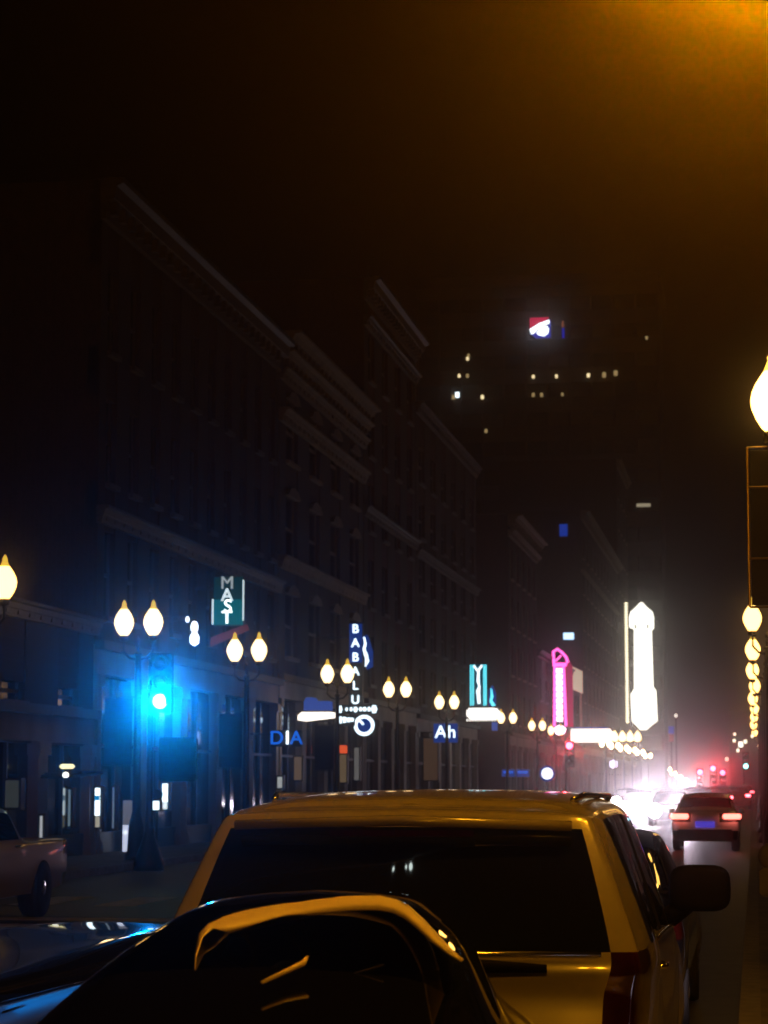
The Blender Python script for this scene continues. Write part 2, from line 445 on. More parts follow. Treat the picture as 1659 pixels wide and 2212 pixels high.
# buildings far off to the right side of the street
def right_block(name, label, y0, y1, h):
    t = thing(name, label, 'building', (4.6, y0, .15))
    b = MB().box(0, 14, 0, y1 - y0, 0, h); b.box(-.3, .0, -.05, y1 - y0, h - .6, h); b.box(-.12, 0, 0, y1 - y0, 4, 4.3)
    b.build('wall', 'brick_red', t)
    n = int((y1 - y0) / 5)
    for f in range(max(1, int((h - 5) / 4))):
        for i in range(min(n, 14)):
            MB().box(-.03, .05, i * 5 + 1.5, i * 5 + 3.3, 5.2 + f * 4, 7.6 + f * 4).build('window', 'pane', t)
right_block('brick_block', 'dark brick block on the right pavement beside the banner lamp post', 16, 70, 13)
right_block('brick_block', 'farther dark block on the right side of the street', 71, 150, 17)
right_block('brick_block', 'dark block at the far end of the right side', 160, 330, 12)

# tower with the lit logo
TY = 312.0
tw = thing('office_tower', 'black office tower with a lit red and blue logo near its top', 'tower', (-28.5, TY + 9, .15))
b = MB().box(-16.5, 16.5, -9, 9, 0, 69.5); b.box(-17, 17, -9.4, 9.4, 69.5, 71)
for k in range(12): b.box(-16.5 + k * 3 - .15, -16.5 + k * 3 + .15, -9.25, -9, 0, 69.5)
b.build('wall', 'conc', tw)
for k in range(16):
    MB().box(-16.3, 16.3, -9.12, -9.01, 6 + k * 4, 7.9 + k * 4).build('window_band', 'pane', tw)
M['lit1'] = emit('lit_window', (1, .78, .42), 1.6); M['lit2'] = emit('lit_window_white', (.8, .95, 1), 6); M['lit3'] = emit('lit_window_dim', (1, .7, .3), .35)
for px, py, m, s in ((1010, 775, 'lit1', 5), (992, 812, 'lit1', 5), (1010, 812, 'lit3', 6), (988, 853, 'lit2', 8), (1042, 858, 'lit1', 6), (1050, 931, 'lit3', 6), (1152, 814, 'lit1', 5), (1202, 813, 'lit1', 5),
                     (1271, 811, 'lit1', 6), (1305, 810, 'lit3', 8), (1330, 806, 'lit3', 8), (1152, 853, 'lit3', 6), (1170, 853, 'lit3', 6), (1215, 852, 'lit3', 5), (1397, 730, 'lit3', 5), (980, 858, 'lit3', 7), (1012, 768, 'lit3', 5)):
    p = P(px, py, TY - .3); sz = s * (TY) / FPX
    o = MB().box(-sz / 2, sz / 2, 0, .15, -sz * .7, sz * .7).build('lit_window', m, tw)
    o.location = (p.x + 28.5, -9.45, p.z - .15)
# logo sign: red upper left, blue lower right, white sweep
def face_sign(name, label, px, py, d, group=None, cat='sign'):
    p = P(px, py, d)
    return thing(name, label, cat, p, 0, group), d / FPX
M['e_red'] = emit('logo_red', (.55, .0, .05), 1.0); M['e_blue'] = emit('logo_blue', (.005, .01, .35), 1.0); M['e_white'] = emit('logo_white', (.85, .93, 1), 6)
t, k = face_sign('logo_sign', 'square lit logo in red white and blue on the tower', 1167, 708, TY - .9)
b = MB().box(-24 * k, 24 * k, .1, .5, -24 * k, 24 * k); b.build('cabinet', 'frame', t)
MB().prism([(-23 * k, 23 * k), (20 * k, 23 * k), (10 * k, 12 * k), (-23 * k, -4 * k)], .03, .09).build('red_field', 'e_red', t)
MB().prism([(-23 * k, -12 * k), (-10 * k, -23 * k), (23 * k, -23 * k), (23 * k, 18 * k), (18 * k, 6 * k)], .03, .09).build('blue_field', 'e_blue', t)
b = MB().prism([(-23 * k, -3 * k), (-2 * k, 10 * k), (20 * k, 17 * k), (20 * k, 9 * k), (0, 2 * k), (-14 * k, -12 * k), (-20 * k, -14 * k)], -.02, .025)
b.prism([(-8 * k, -11 * k), (2 * k, 0), (14 * k, 4 * k), (19 * k, -3 * k), (17 * k, -13 * k), (8 * k, -19 * k), (-4 * k, -16 * k)], -.03, .02)
b.build('white_emblem', 'e_white', t)
t, k = face_sign('logo_sign', 'narrow side view of the lit logo at the tower corner', 1216, 711, TY - .9)
MB().box(-4 * k, 4 * k, .1, .5, -21 * k, 21 * k).build('cabinet', 'frame', t)
MB().box(-2.5 * k, 1.5 * k, 0, .09, 4 * k, 18 * k).build('red_field', emit('logo_orange', (.5, .16, .08), .5), t)
MB().box(-2 * k, 3 * k, 0, .09, -20 * k, 3 * k).build('blue_field', 'e_blue', t)
# smaller high lights: on buildings
def lit_box(name, label, px, py, d, wpx, hpx, m, cat='window', dy=.2):
    k = d / FPX; p = P(px, py, d)
    t = thing(name, label, cat, p)
    MB().box(-wpx * k / 2, wpx * k / 2, 0, dy, -hpx * k / 2, hpx * k / 2).build('light_panel', m, t)
    MB().box(-wpx * k / 2 - .06, wpx * k / 2 + .06, dy + .002, dy + .12, -hpx * k / 2 - .06, hpx * k / 2 + .06).build('casing', 'frame', t)
    return t
M['e_blue2'] = emit('blue_panel', (.01, .05, .42), .6)
lit_box('lit_sign', 'small blue lit panel high in the dark between the roofs', 1217, 1145, 213.5, 17, 26, 'e_blue2', 'sign')
lit_box('lit_sign', 'small pale lit strip high above the white theatre sign', 1390, 1091, 272.5, 30, 7, emit('pale_panel', (.9, .75, .5), .35), 'sign')

def beam(name, loc, target, power, col, cone, parent, blend=.6, radius=.1):
    ld = bpy.data.lights.new(name, 'SPOT'); ld.energy = power; ld.color = col; ld.spot_size = R(cone); ld.spot_blend = blend; ld.shadow_soft_size = radius
    o = bpy.data.objects.new(name, ld); sc.collection.objects.link(o)
    o.parent = parent
    dv = Vector(target) - Vector(loc)
    o.matrix_world = Matrix.Translation(Vector(loc)) @ dv.to_track_quat('-Z', 'Y').to_matrix().to_4x4()
    if parent:
        bpy.context.view_layer.update()
        o.matrix_parent_inverse = parent.matrix_world.inverted()
    return o
# ------------------------------------------------------------------ street lamps
GLOBE = [(.075, 0), (.11, .03), (.165, .12), (.205, .22), (.215, .30), (.20, .38), (.165, .46), (.12, .53), (.085, .58)]
TIP = [(.085, .58), (.07, .62), (.045, .68), (.05, .71), (.03, .75), (.008, .79)]
def lamp_parts(t, g, tip, z, xs, pole=True, banner=None, px=0.0):
    b = MB()
    b.lathe([(.26, 0), (.26, .12), (.2, .2), (.17, .75), (.12, .95), (.095, 1.05), (.075, z - 1.0), (.07, z - .45), (.10, z - .42), (.06, z - .36)], (px, 0, 0), 14)
    b.build('pole', 'blackiron', t, True)
    if len(xs) > 1:
        b = MB(); c = (xs[0] + xs[1]) / 2
        for x in xs:
            b.tube([(c, 0, z - .55), (c + (x - c) * .6, 0, z - .50), (x, 0, z - .35), (x, 0, z - .12)], .03, 8)
        b.lathe([(.03, z - .4), (.045, z - .25), (.02, z - .2), (.05, z - .12), (.01, z - .02)], (c, 0, 0), 10)
        b.build('arm', 'blackiron', t, True)
    for x in xs:
        MB().lathe([(.03, z - .14), (.1, z - .10), (.11, z - .02), (.075, z + .005)], (x, 0, 0), 12).build('lamp_cup', 'blackiron', t, True)
        go = MB().lathe([(r, z + zz) for r, zz in GLOBE], (x, 0, 0), 18).build('globe', g, t, True)
        MB().lathe([(r, z + zz + .001) for r, zz in TIP], (x, 0, 0), 12).build('finial', tip, go, True)
    if banner:
        x0, x1, z0, z1 = banner
        bb = MB().box(x0, x1, -.012, .012, z0, z1).build('banner', 'banner', t)
        r_ = MB()
        r_.tube([(px, 0, z1 + .03), (x0 - .03 if x0 < px else x1 + .03, 0, z1 + .03)], .015, 6)
        r_.tube([(px, 0, z0 - .03), (x0 - .03 if x0 < px else x1 + .03, 0, z0 - .03)], .015, 6)
        r_.build('banner_rod', 'blackiron', bb)
GL = 'twin globe street lamps along the left kerb'
LX = -13.5
names = ['nearest twin globe street lamp on the left kerb, cut by the photo edge', 'twin globe street lamp behind the cyan traffic signal', 'twin globe street lamp below the teal vertical sign',
         'twin globe street lamp left of the blue vertical neon sign', 'twin globe street lamp right of the blue vertical neon sign', 'twin globe street lamp above the small two letter blue sign',
         'twin globe street lamp nearest to the left of the pink sign', 'twin globe street lamp just left of the pink sign foot', 'twin globe street lamp at the foot of the pink sign']
LD = [39.6, 50.0, 61.2, 75.0, 88.0, 102.5, 128, 146, 160]
zG = 4.95
proto = {}
def left_lamp(i, d, label, gm, tm, banner):
    key = (gm, banner); zb = .15 - max(0, d - 290) * SLOPE
    if key not in proto:
        t = thing('street_lamp', label, 'street lamp', (LX, d, zb), 0, GL)
        lamp_parts(t, gm, tm, zG, (-.335, .335), banner=(-.75, -.12, 2.1, 3.55) if banner else None)
        proto[key] = t
    else:
        t = dup(proto[key]); t.location = (LX, d, zb); tag(t, label)
    return t
for i, d in enumerate(LD):
    left_lamp(i, d, names[i], 'globe_amber' if i == 0 else 'globe', 'globe_tip', i in (1, 2, 3))
ords = ['first', 'second', 'third', 'fourth', 'fifth', 'sixth', 'seventh', 'eighth', 'ninth', 'tenth', 'eleventh', 'twelfth', 'thirteenth', 'fourteenth', 'fifteenth', 'sixteenth']
d = 214
for i in range(16):
    left_lamp(0, d, 'tiny far street lamp on the left kerb, %s beyond the white theatre sign marquee' % ords[i], 'globe_far', 'globe_tip', False)
    d += 14 + i * 1.5
GR = 'twin globe street lamps along the right kerb'
RL = [('sodium street lamp just above the photo on the right, its glow filling the corner', 9.0, 'globe_sodium', 'globe_sodium_tip'),
      ('unseen sodium street lamp added behind the photographer on the right kerb', -3.6, 'globe_sodium', 'globe_sodium_tip'),  # unseen lamp carrying on the kerb row, added to brighten the van tailgate
      ('big glaring street lamp cut by the right edge, with a framed banner on its post', 22.0, 'globe_glare', 'globe_sodium_tip')]
for lab, d, g, tm in RL:
    t = thing('street_lamp', lab, 'street lamp', (.42 if d < 12 else .57, d, .15), 0, GR)
    lamp_parts(t, g, tm, 5.2 if d < 12 else 5.0, (-.335, .335))
    if 0 < d < 12: beam('corner_glow_spot', (.085, d - .26, 5.3), (-.2, 0, 2.6), 30000, (1, .30, .0), 75, t, .9, .2)  # extra spot added so the haze glows towards the view corner
    if d > 12:
        bb = MB().box(-.57, -.08, .09, .11, 3.36, 4.84).build('banner', 'banner', t)
        r_ = MB()
        for zz in (4.86, 4.48, 3.80, 3.34): r_.tube([(0, .05, zz), (-.59, .05, zz)], .012, 6)
        r_.tube([(-.59, .05, 3.34), (-.59, .05, 4.86)], .012, 6)
        r_.build('banner_rod', mat('bronze_rod', (.2, .14, .05), .4, .6), bb)
rl = ['second', 'third', 'fourth', 'fifth', 'sixth', 'seventh', 'eighth', 'ninth', 'tenth']
pr = None
for i, d in enumerate((54.5, 67.5, 80, 93, 107, 121, 137, 156, 180)):
    lab = '%s globe from the top in the column of street lamps at the right edge' % rl[i]
    if pr is None:
        pr = thing('street_lamp', lab, 'street lamp', (.335, d, .15), 0, GR); lamp_parts(pr, 'globe_amber', 'globe_tip', zG + .25, (-.335, .335))
    else:
        t = dup(pr); t.location = (.335 + random.uniform(-.05, .1), d, .15); tag(t, lab)

# ------------------------------------------------------------------ traffic signals
M['green_on'] = emit('green_lens', (.25, 1, 1), 16)
M['red_on'] = emit('red_lens_lit', (1, .10, .22), 14)
def signal(name, label, px, py, d, lit, pole=True, s=1.0, ped=False, red=False, glow=None):
    p = P(px, py, d)
    t = thing(name, label, 'traffic light', (p.x, p.y, 0))
    z = p.z
    zr = z + (.0 if red else .66) * s
    b = MB().box(-.19 * s, .19 * s, .0, .22 * s, zr - .66 * s - .2 * s, zr + .2 * s)
    b.build('housing', 'plastic', t, False, .02)
    for i, nm in enumerate(('lens_red', 'lens_amber', 'lens_green')):
        zz = zr - i * .33 * s
        on = (i == 0 and red) or (i == 2 and not red)
        h = MB()
        n = 14
        a0 = [(.15 * s * math.cos(R(-20 + 220 * k / n)), .15 * s * math.sin(R(-20 + 220 * k / n))) for k in range(n + 1)]
        for k in range(n):
            (x0, z0), (x1, z1) = a0[k], a0[k + 1]
            q = [h.bm.verts.new(v) for v in ((x0, -.0, zz + z0), (x1, -.0, zz + z1), (x1, -.2 * s, zz + z1), (x0, -.2 * s, zz + z0))]
            h.bm.faces.new(q)
        ln = MB().lathe([(.13 * s, -.012), (.12 * s, -.03), (.06 * s, -.05), (.005, -.055)], (0, 0, zz), 18, 'y').build(nm.split('_')[0], lit if on else 'tailoff', t, True)
        ln.name = 'lens'
        h.build('visor', 'plastic', ln)
        if on and glow: beam('signal_beam', (p.x, p.y - .12, zz), (p.x * .1, 0, 1.85), glow[0], glow[1], 15, t, .9, .12)
    if pole:
        b = MB().lathe([(.3, 0), (.3, .15), (.17, .5), (.09, .75), (.07, 1.2), (.06, zr - .7)], (-.22, .11, .15), 14)
        b.tube([(-.22, .11, zr + .1), (-.22, .11, zr - .9)], .05); b.tube([(-.22, .11, zr - .2), (0, .11, zr - .2)], .03)
        b.build('pole', 'blackiron', t, True)
    if ped:
        MB().box(-.02, .72, -.02, .22, z - 1.55, z - .70).build('pedestrian_signal', 'plastic', t, False, .03)
    return t
signal('traffic_signal', 'pedestal traffic signal with a glaring cyan green lens on the left corner', 346, 1515, 44.0, 'green_on', True, 1.1, True, glow=(9500, (.0, .27, 1)))
signal('traffic_signal', 'traffic signal showing red below the pink vertical sign', 1230, 1611, 138, 'red_on', True, 1.5, red=True, glow=(1500, (1, .02, .03)))
for px, py, d, lab in ((1512, 1668, 190, 'far red traffic signal, left of the three red ones over the silver car'), (1540, 1660, 196, 'far red traffic signal, middle of the three red ones over the silver car'), (1561, 1669, 192, 'far red traffic signal, right of the three red ones over the silver car')):
    signal('traffic_signal', lab, px, py, d, 'red_on', True, 1.5, red=True, glow=(1500, (1, .02, .03)))
signal('traffic_signal', 'tiny far traffic signal showing cyan green at the right of the street', 1611, 1655, 230, 'green_on', True, 1.6)

# ------------------------------------------------------------------ parking meters
M['screen'] = emit('meter_screen', (.85, 1, .95), 2.0)
def meter(label, x, y, h=1.4, screen=None, pale=False, group='parking meters'):
    t = thing('parking_meter', label, 'parking meter', (x, y, .15), 0, group)
    MB().lathe([(.05, 0), (.05, .04), (.035, .06), (.035, h - .55)], (0, 0, 0), 10).build('post', 'trim' if pale else 'blackiron', t, True)
    MB().box(-.11, .11, -.08, .08, h - .55, h - .30).build('coin_box', 'trim' if pale else 'blackiron', t, False, .02)
    MB().lathe([(.09, -.07), (.12, -.05), (.12, .05), (.09, .07)], (0, 0, h - .2), 16, 'y').build('head', 'trim' if pale else 'blackiron', t, True)
    if screen: MB().box(-.07, .07, -.095, -.081, h - .52, h - .34).build('screen', screen, t)
    return t
p = P(337, 1900, 47.5); meter('dark parking meter with a small lit screen on the left pavement', p.x, 47.5, 1.65, 'screen')
p = P(1634, 1900, 21); meter('pale parking meter on the right kerb below the banner lamp post', .03 + .1, 21.0, 1.25, None, True)

# ------------------------------------------------------------------ signs on the left buildings
def sgn(name, label, px, py, X, cat='sign', group=None):
    """sign projecting from the building line, centred at the plane x = X"""
    p = PX(px, py, X)
    return thing(name, label, cat, p, 0, group), p.y / FPX, p
def bracket(t, w, z, m='frame'):
    b = MB().tube([(-w, .1, z), (FX - t.location.x, .1, z)], .03, 6)
    return b.build('bracket', m, t)
# teal vertical sign
M['teal'] = emit('teal_panel', (.0, .09, .11), 1.0)
M['white_neon'] = emit('white_letters', (.85, 1, 1), 5)
M['dim_white'] = emit('dim_letters', (.55, .6, .62), .55)
M['mid_white'] = emit('mid_letters', (.75, .9, .95), 1.1)
t, k, p = sgn('vertical_sign', 'teal vertical store sign lettered MAST in white', 493, 1300, -14.6)
MB().box(-34 * k, 34 * k, .02, .3, -52 * k, 56 * k).build('cabinet', 'frame', t)
MB().box(-33 * k, 33 * k, -.0, .018, -51 * k, 5 * k).build('panel', 'teal', t)
MB().box(-33 * k, 33 * k, -.0, .018, 5.2 * k, 55 * k).build('panel', emit('teal_dim', (.002, .02, .025), 1), t)
b = MB().box(-36 * k, -33.5 * k, -.05, .0, -50 * k, 6 * k); b.box(33.5 * k, 35.5 * k, -.05, .0, -42 * k, 48 * k); b.build('edge_light', 'mid_white', t)
for ch, z, m in (('M', 41, 'dim_white'), ('A', 14, 'mid_white'), ('S', -11, 'white_neon'), ('T', -36, 'white_neon')):
    o = text(ch, 40 * k, m, 'letter', t); o.location = (-2 * k + (2 * k if ch in 'S' else 0), -.04, z * k)
bracket(t, 30 * k, 30 * k)
M['red_board'] = emit('red_board', (.13, .03, .025), .6)
b = MB(); b.prism([(-42 * k, -98 * k), (-40 * k, -78 * k), (40 * k, -50 * k), (44 * k, -62 * k)], .05, .25); b.build('pennant_board', 'red_board', t)
# white wall lanterns
for px, py, s, lab in ((420, 1354, 15, 'upper white wall lantern left of the teal sign'), (420, 1380, 19, 'lower white wall lantern left of the teal sign'), (405, 1338, 8, 'slim white wall light left of the teal sign')):
    t, k, p = sgn('wall_lantern', lab, px, py, -14.9, 'lantern', 'white lanterns beside the teal sign')
    MB().lathe([(.02, -s * .8 * k), (s * .5 * k, -s * .5 * k), (s * .55 * k, s * .2 * k), (s * .3 * k, s * .7 * k), (.02, s * .8 * k)], (0, 0, 0), 12).build('lantern_glass', emit('lantern_glow', (.9, .93, 1), 7 if s > 10 else 2.5), t, True)
    MB().tube([(0, .02, s * .8 * k), (FX - p.x, .02, s * .9 * k)], .02, 6).build('bracket', 'frame', t)
# DIA
M['blue_neon'] = emit('blue_letters', (.008, .11, .62), 1.2)
t, k, p = sgn('letter_sign', 'blue block letters DIA, the middle one white, on a dark canopy', 617, 1595, -14.4)
for ch, x, m in (('D', -20, 'blue_neon'), ('I', 4, 'white_neon'), ('A', 24, 'blue_neon')):
    o = text(ch, 42 * k, m, 'letter', t); o.location = (x * k, -.02, 0)
MB().box(-34 * k, 36 * k, .05, .2, -18 * k, 18 * k).build('backboard', 'frame', t)
bracket(t, 20 * k, 10 * k)
# BABALU vertical sign
M['neon_blue'] = emit('neon_blue_field', (.002, .03, .22), .8)
M['neon_white'] = emit('neon_white', (.72, .9, 1), 4.5)
t, k, p = sgn('vertical_sign', 'tall blue vertical neon sign lettered BABALU with a curl beside it', 768, 1436, -14.3)
MB().box(-15 * k, 15 * k, .05, .35, -92 * k, 92 * k).build('cabinet', 'frame', t)
MB().box(-14 * k, 14 * k, .0, .048, 5 * k, 90 * k).build('panel', 'neon_blue', t)
for i, ch in enumerate('BABALU'):
    o = text(ch, 27 * k, 'neon_white', 'letter', t); o.location = (0, -.04, (78 - i * 31) * k)
MB().prism([(16 * k, 30 * k), (16 * k, 62 * k), (24 * k, 66 * k), (36 * k, 30 * k), (36 * k, -4 * k), (24 * k, -10 * k)], .05, .3).build('side_panel', 'neon_blue', t)
MB().tube([(19 * k, -.03, 60 * k), (22 * k, -.03, 46 * k), (19 * k, -.03, 34 * k), (23 * k, -.03, 22 * k), (26 * k, -.03, 8 * k), (22 * k, -.03, -4 * k)], [2 * k, 2.5 * k, 3 * k, 4 * k, 4.5 * k, 1.5 * k], 8).build('neon_curl', 'neon_white', t)
bracket(t, 15 * k, 60 * k); bracket(t, 15 * k, -40 * k)
# small lit boards under it
t, k, p = sgn('lit_board', 'row of small blurred white letters under the blue vertical sign', 772, 1532, -14.25)
MB().box(-45 * k, 45 * k, .04, .2, -10 * k, 10 * k).build('cabinet', 'frame', t)
b = MB()
for x, wd, hh in ((-38, 8, 15), (-24, 5, 7), (-14, 6, 8), (-4, 9, 12), (7, 7, 8), (16, 9, 8), (26, 7, 9), (37, 13, 16)):
    b.lathe([(.01, -.03), (wd * k * .5, -.02), (wd * k * .5, .03), (.01, .035)], (x * k, 0, 0), 10, 'y')
    b.box((x - wd * .3) * k, (x + wd * .3) * k, -.025, .03, -hh / 2 * k, hh / 2 * k)
b.build('letters', 'neon_white', t); bracket(t, 40 * k, 0)
t, k, p = sgn('lit_board', 'short blurred white line of letters left of the lit ring', 748, 1557, -14.25)
MB().box(-18 * k, 18 * k, .04, .2, -11 * k, 11 * k).build('cabinet', 'frame', t)
b = MB()
for x, hh in ((-13, 14), (-4, 12), (5, 9), (13, 7)): b.box((x - 3) * k, (x + 3) * k, -.02, .03, (2 - hh / 2) * k, (2 + hh / 2) * k)
b.box(-14 * k, 14 * k, -.015, .025, 3 * k, 6 * k)
b.build('letters', 'neon_white', t); bracket(t, 15 * k, 0)
t, k, p = sgn('ring_sign', 'round white neon ring around a dark blue disc', 787, 1567, -14.2)
b = MB(); n = 28
pts = [(19 * k * math.cos(2 * math.pi * i / n), -.03, 19 * k * math.sin(2 * math.pi * i / n)) for i in range(n + 1)]
b.tube(pts, 3.6 * k, 8); b.build('neon_ring', 'neon_white', t)
MB().lathe([(.01, .0), (18 * k, .0), (18 * k, .1), (.01, .1)], (0, 0, 0), 24, 'y').build('disc', 'neon_blue', t)
MB().tube([(-14 * k, -.03, 13 * k), (-7 * k, -.03, 8 * k), (-2 * k, -.03, 2 * k)], 2.4 * k, 6).build('neon_stroke', 'neon_white', t)
bracket(t, 15 * k, 0)
# blue box with white awning light
M['soft_blue'] = emit('soft_blue', (.03, .07, .33), .8)
M['warm_strip'] = emit('warm_strip', (1, .87, .72), 5)
t, k, p = sgn('canopy_sign', 'blue lit box on a white lit canopy left of the blue vertical sign', 682, 1540, -14.3)
b = MB().prism([(-27 * k, 5 * k), (-27 * k, 24 * k), (-22 * k, 34 * k), (-8 * k, 34 * k), (-4 * k, 26 * k), (28 * k, 26 * k), (28 * k, 5 * k)], 0, .8); b.build('blue_box', 'soft_blue', t)
b = MB().prism([(-36 * k, -16 * k), (-36 * k, -6 * k), (-27 * k, 1 * k), (36 * k, 1 * k), (36 * k, -8 * k)], -.3, 1.2); b.build('light_strip', 'warm_strip', t)
MB().box(-34 * k, FX - p.x if False else 36 * k, -.2, 1.1, 1.2 * k, 4.5 * k).build('canopy', 'frame', t)
MB().box(FX - p.x, 36 * k, .1, .3, 1.4 * k, 3.5 * k).build('bracket', 'frame', t)
# orange window sign
M['orange'] = emit('orange_sign', (.75, .09, .02), .9)
for px, py, wd, hh, lab in ((737, 1625, 26, 30, 'orange red lit sign right of the dark lamp post banner'), (716, 1630, 8, 32, 'sliver of orange sign left of the dark lamp post')):
    p = PX(px, py, -15.2); k = p.y / FPX
    t = thing('window_sign', lab, 'sign', p)
    MB().box(-wd / 2 * k, wd / 2 * k, 0, .05, -hh / 2 * k, hh / 2 * k).build('lit_face', 'orange', t, False, .02)
    MB().box(-wd / 2 * k - .05, wd / 2 * k + .05, .053, .12, -hh / 2 * k - .05, hh / 2 * k + .05).build('casing', 'frame', t)
    MB().tube([(0, .09, 0), (FX - p.x, .09, 0)], .02, 6).build('bracket', 'frame', t)
# two letter blue sign
t, k, p = sgn('letter_sign', 'small dark blue sign with two white characters', 962, 1582, -14.3)
MB().box(-26 * k, 26 * k, .03, .2, -22 * k, 19 * k).build('cabinet', 'neon_blue', t)
o = text('A', 38 * k, 'neon_white', 'letter', t); o.location = (-10 * k, -.02, 0)
o = text('h', 38 * k, 'neon_white', 'letter', t); o.location = (14 * k, -.02, 0)
bracket(t, 20 * k, 0)
# turquoise neon marquee
M['cyan_neon'] = emit('cyan_neon', (.12, .85, 1), 3.2)
M['cyan_field'] = emit('cyan_field', (.0, .05, .08), .9)
M['marquee'] = emit('marquee_white', (1, .93, .85), 4)
t, k, p = sgn('marquee_sign', 'turquoise framed vertical neon sign over a glaring white marquee', 1033, 1480, -14.0)
MB().box(-19 * k, 19 * k, .05, .5, -45 * k, 46 * k).build('cabinet', 'frame', t)
MB().box(-18 * k, 18 * k, .0, .048, -44 * k, 45 * k).build('panel', 'cyan_field', t)
b = MB()
for x in (-16, -11, 13, 17): b.tube([(x * k, -.05, -44 * k), (x * k, -.05, 44 * k)], 1.2 * k, 6)
b.build('neon_border', 'cyan_neon', t)
b = MB()
b.tube([(-9 * k, -.05, 42 * k), (-2 * k, -.05, 32 * k), (2 * k, -.05, 34 * k), (9 * k, -.05, 43 * k)], 2.2 * k, 6)
b.tube([(1 * k, -.05, 34 * k), (0 * k, -.05, 8 * k), (3 * k, -.05, -2 * k), (0, -.05, -12 * k), (2 * k, -.05, -40 * k)], [2.5 * k, 3.5 * k, 2 * k, 4 * k, 3.5 * k], 6)
b.build('neon_figure', 'neon_white', t)
b = MB().box(-24 * k, 40 * k, -.4, 1.6, -72 * k, -50 * k); b.build('marquee_face', 'marquee', t, False, .1)
MB().box(-25 * k, 41 * k, -.5, 1.7, -49.9 * k, -46 * k).build('marquee_roof', 'frame', t)
b = MB()
for i in range(11): b.lathe([(.01, -2.2 * k), (2.2 * k, 0), (.01, 2.2 * k)], ((-22 + i * 6) * k, -.42, -76 * k), 8)
b.build('bulb_row', 'marquee', t)
MB().prism([(22 * k, -46 * k), (22 * k, -12 * k), (30 * k, 0), (37 * k, -16 * k), (37 * k, -46 * k)], .1, .4).build('side_panel', 'neon_blue', t)
MB().tube([(28 * k, 0, -8 * k), (30 * k, 0, -25 * k), (27 * k, 0, -34 * k), (34 * k, 0, -45 * k)], [1.5 * k, 3 * k, 3 * k, 4 * k], 6).build('neon_curl', 'cyan_neon', t)
MB().box(28 * k, 40 * k, .2, .4, -98 * k, -80 * k).build('hanging_panel', 'soft_blue', t)
bracket(t, 18 * k, 30 * k); bracket(t, 18 * k, -48 * k)
# pink vertical sign
M['pink'] = emit('pink_neon', (1, .10, .48), 5.0); M['pink_hot'] = emit('pink_core', (1, .62, .92), 9); M['magenta'] = emit('magenta_field', (.2, .002, .035), 1.4)
t, k, p = sgn('vertical_sign', 'pink vertical neon theatre sign with a scrolled top', 1209, 1500, -14.6)
MB().prism([(-14 * k, -72 * k), (-10 * k, 70 * k), (20 * k, 70 * k), (30 * k, -72 * k)], .1, 1.2).build('cabinet', 'frame', t)
MB().prism([(15 * k, -70 * k), (12 * k, 70 * k), (19 * k, 78 * k), (28 * k, 60 * k), (29 * k, -70 * k)], .0, .09).build('field', 'magenta', t)
b = MB()
b.tube([(-12 * k, -.03, -68 * k), (-10 * k, -.03, 60 * k)], 2.6 * k, 6); b.tube([(13 * k, -.03, -68 * k), (9 * k, -.03, 60 * k)], 2.6 * k, 6)
b.tube([(-14 * k, -.03, 64 * k), (16 * k, -.03, 64 * k)], 4.5 * k, 6)
b.tube([(-12 * k, -.03, 68 * k), (-13 * k, -.03, 92 * k), (-4 * k, -.03, 98 * k), (6 * k, -.03, 90 * k), (15 * k, -.03, 80 * k), (18 * k, -.03, 68 * k)], 3.2 * k, 6)
b.tube([(-8 * k, -.03, 72 * k), (4 * k, -.03, 84 * k)], 2 * k, 6)
b.build('neon_border', 'pink', t)
b = MB()
for i in range(9): b.box(-7 * k, 6 * k, -.08, .0, (46 - i * 13) * k, (56 - i * 13) * k)
b.build('neon_letters', 'pink_hot', t)
MB().lathe([(.01, -88 * k), (9 * k, -84 * k), (13 * k, -74 * k), (6 * k, -68 * k), (.01, -66 * k)], (0, 0, 0), 12).build('lower_lamp', 'pink_hot', t, True)
bracket(t, 10 * k, 50 * k); bracket(t, 10 * k, -50 * k)
# pale lit pilasters
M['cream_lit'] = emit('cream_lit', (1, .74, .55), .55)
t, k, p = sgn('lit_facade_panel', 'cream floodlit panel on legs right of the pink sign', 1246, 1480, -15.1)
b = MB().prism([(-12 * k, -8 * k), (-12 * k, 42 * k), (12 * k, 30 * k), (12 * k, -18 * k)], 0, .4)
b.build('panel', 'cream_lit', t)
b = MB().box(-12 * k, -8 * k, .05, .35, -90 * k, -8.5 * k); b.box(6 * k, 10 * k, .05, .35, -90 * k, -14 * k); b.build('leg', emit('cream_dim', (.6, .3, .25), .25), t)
bracket(t, 8 * k, 0)
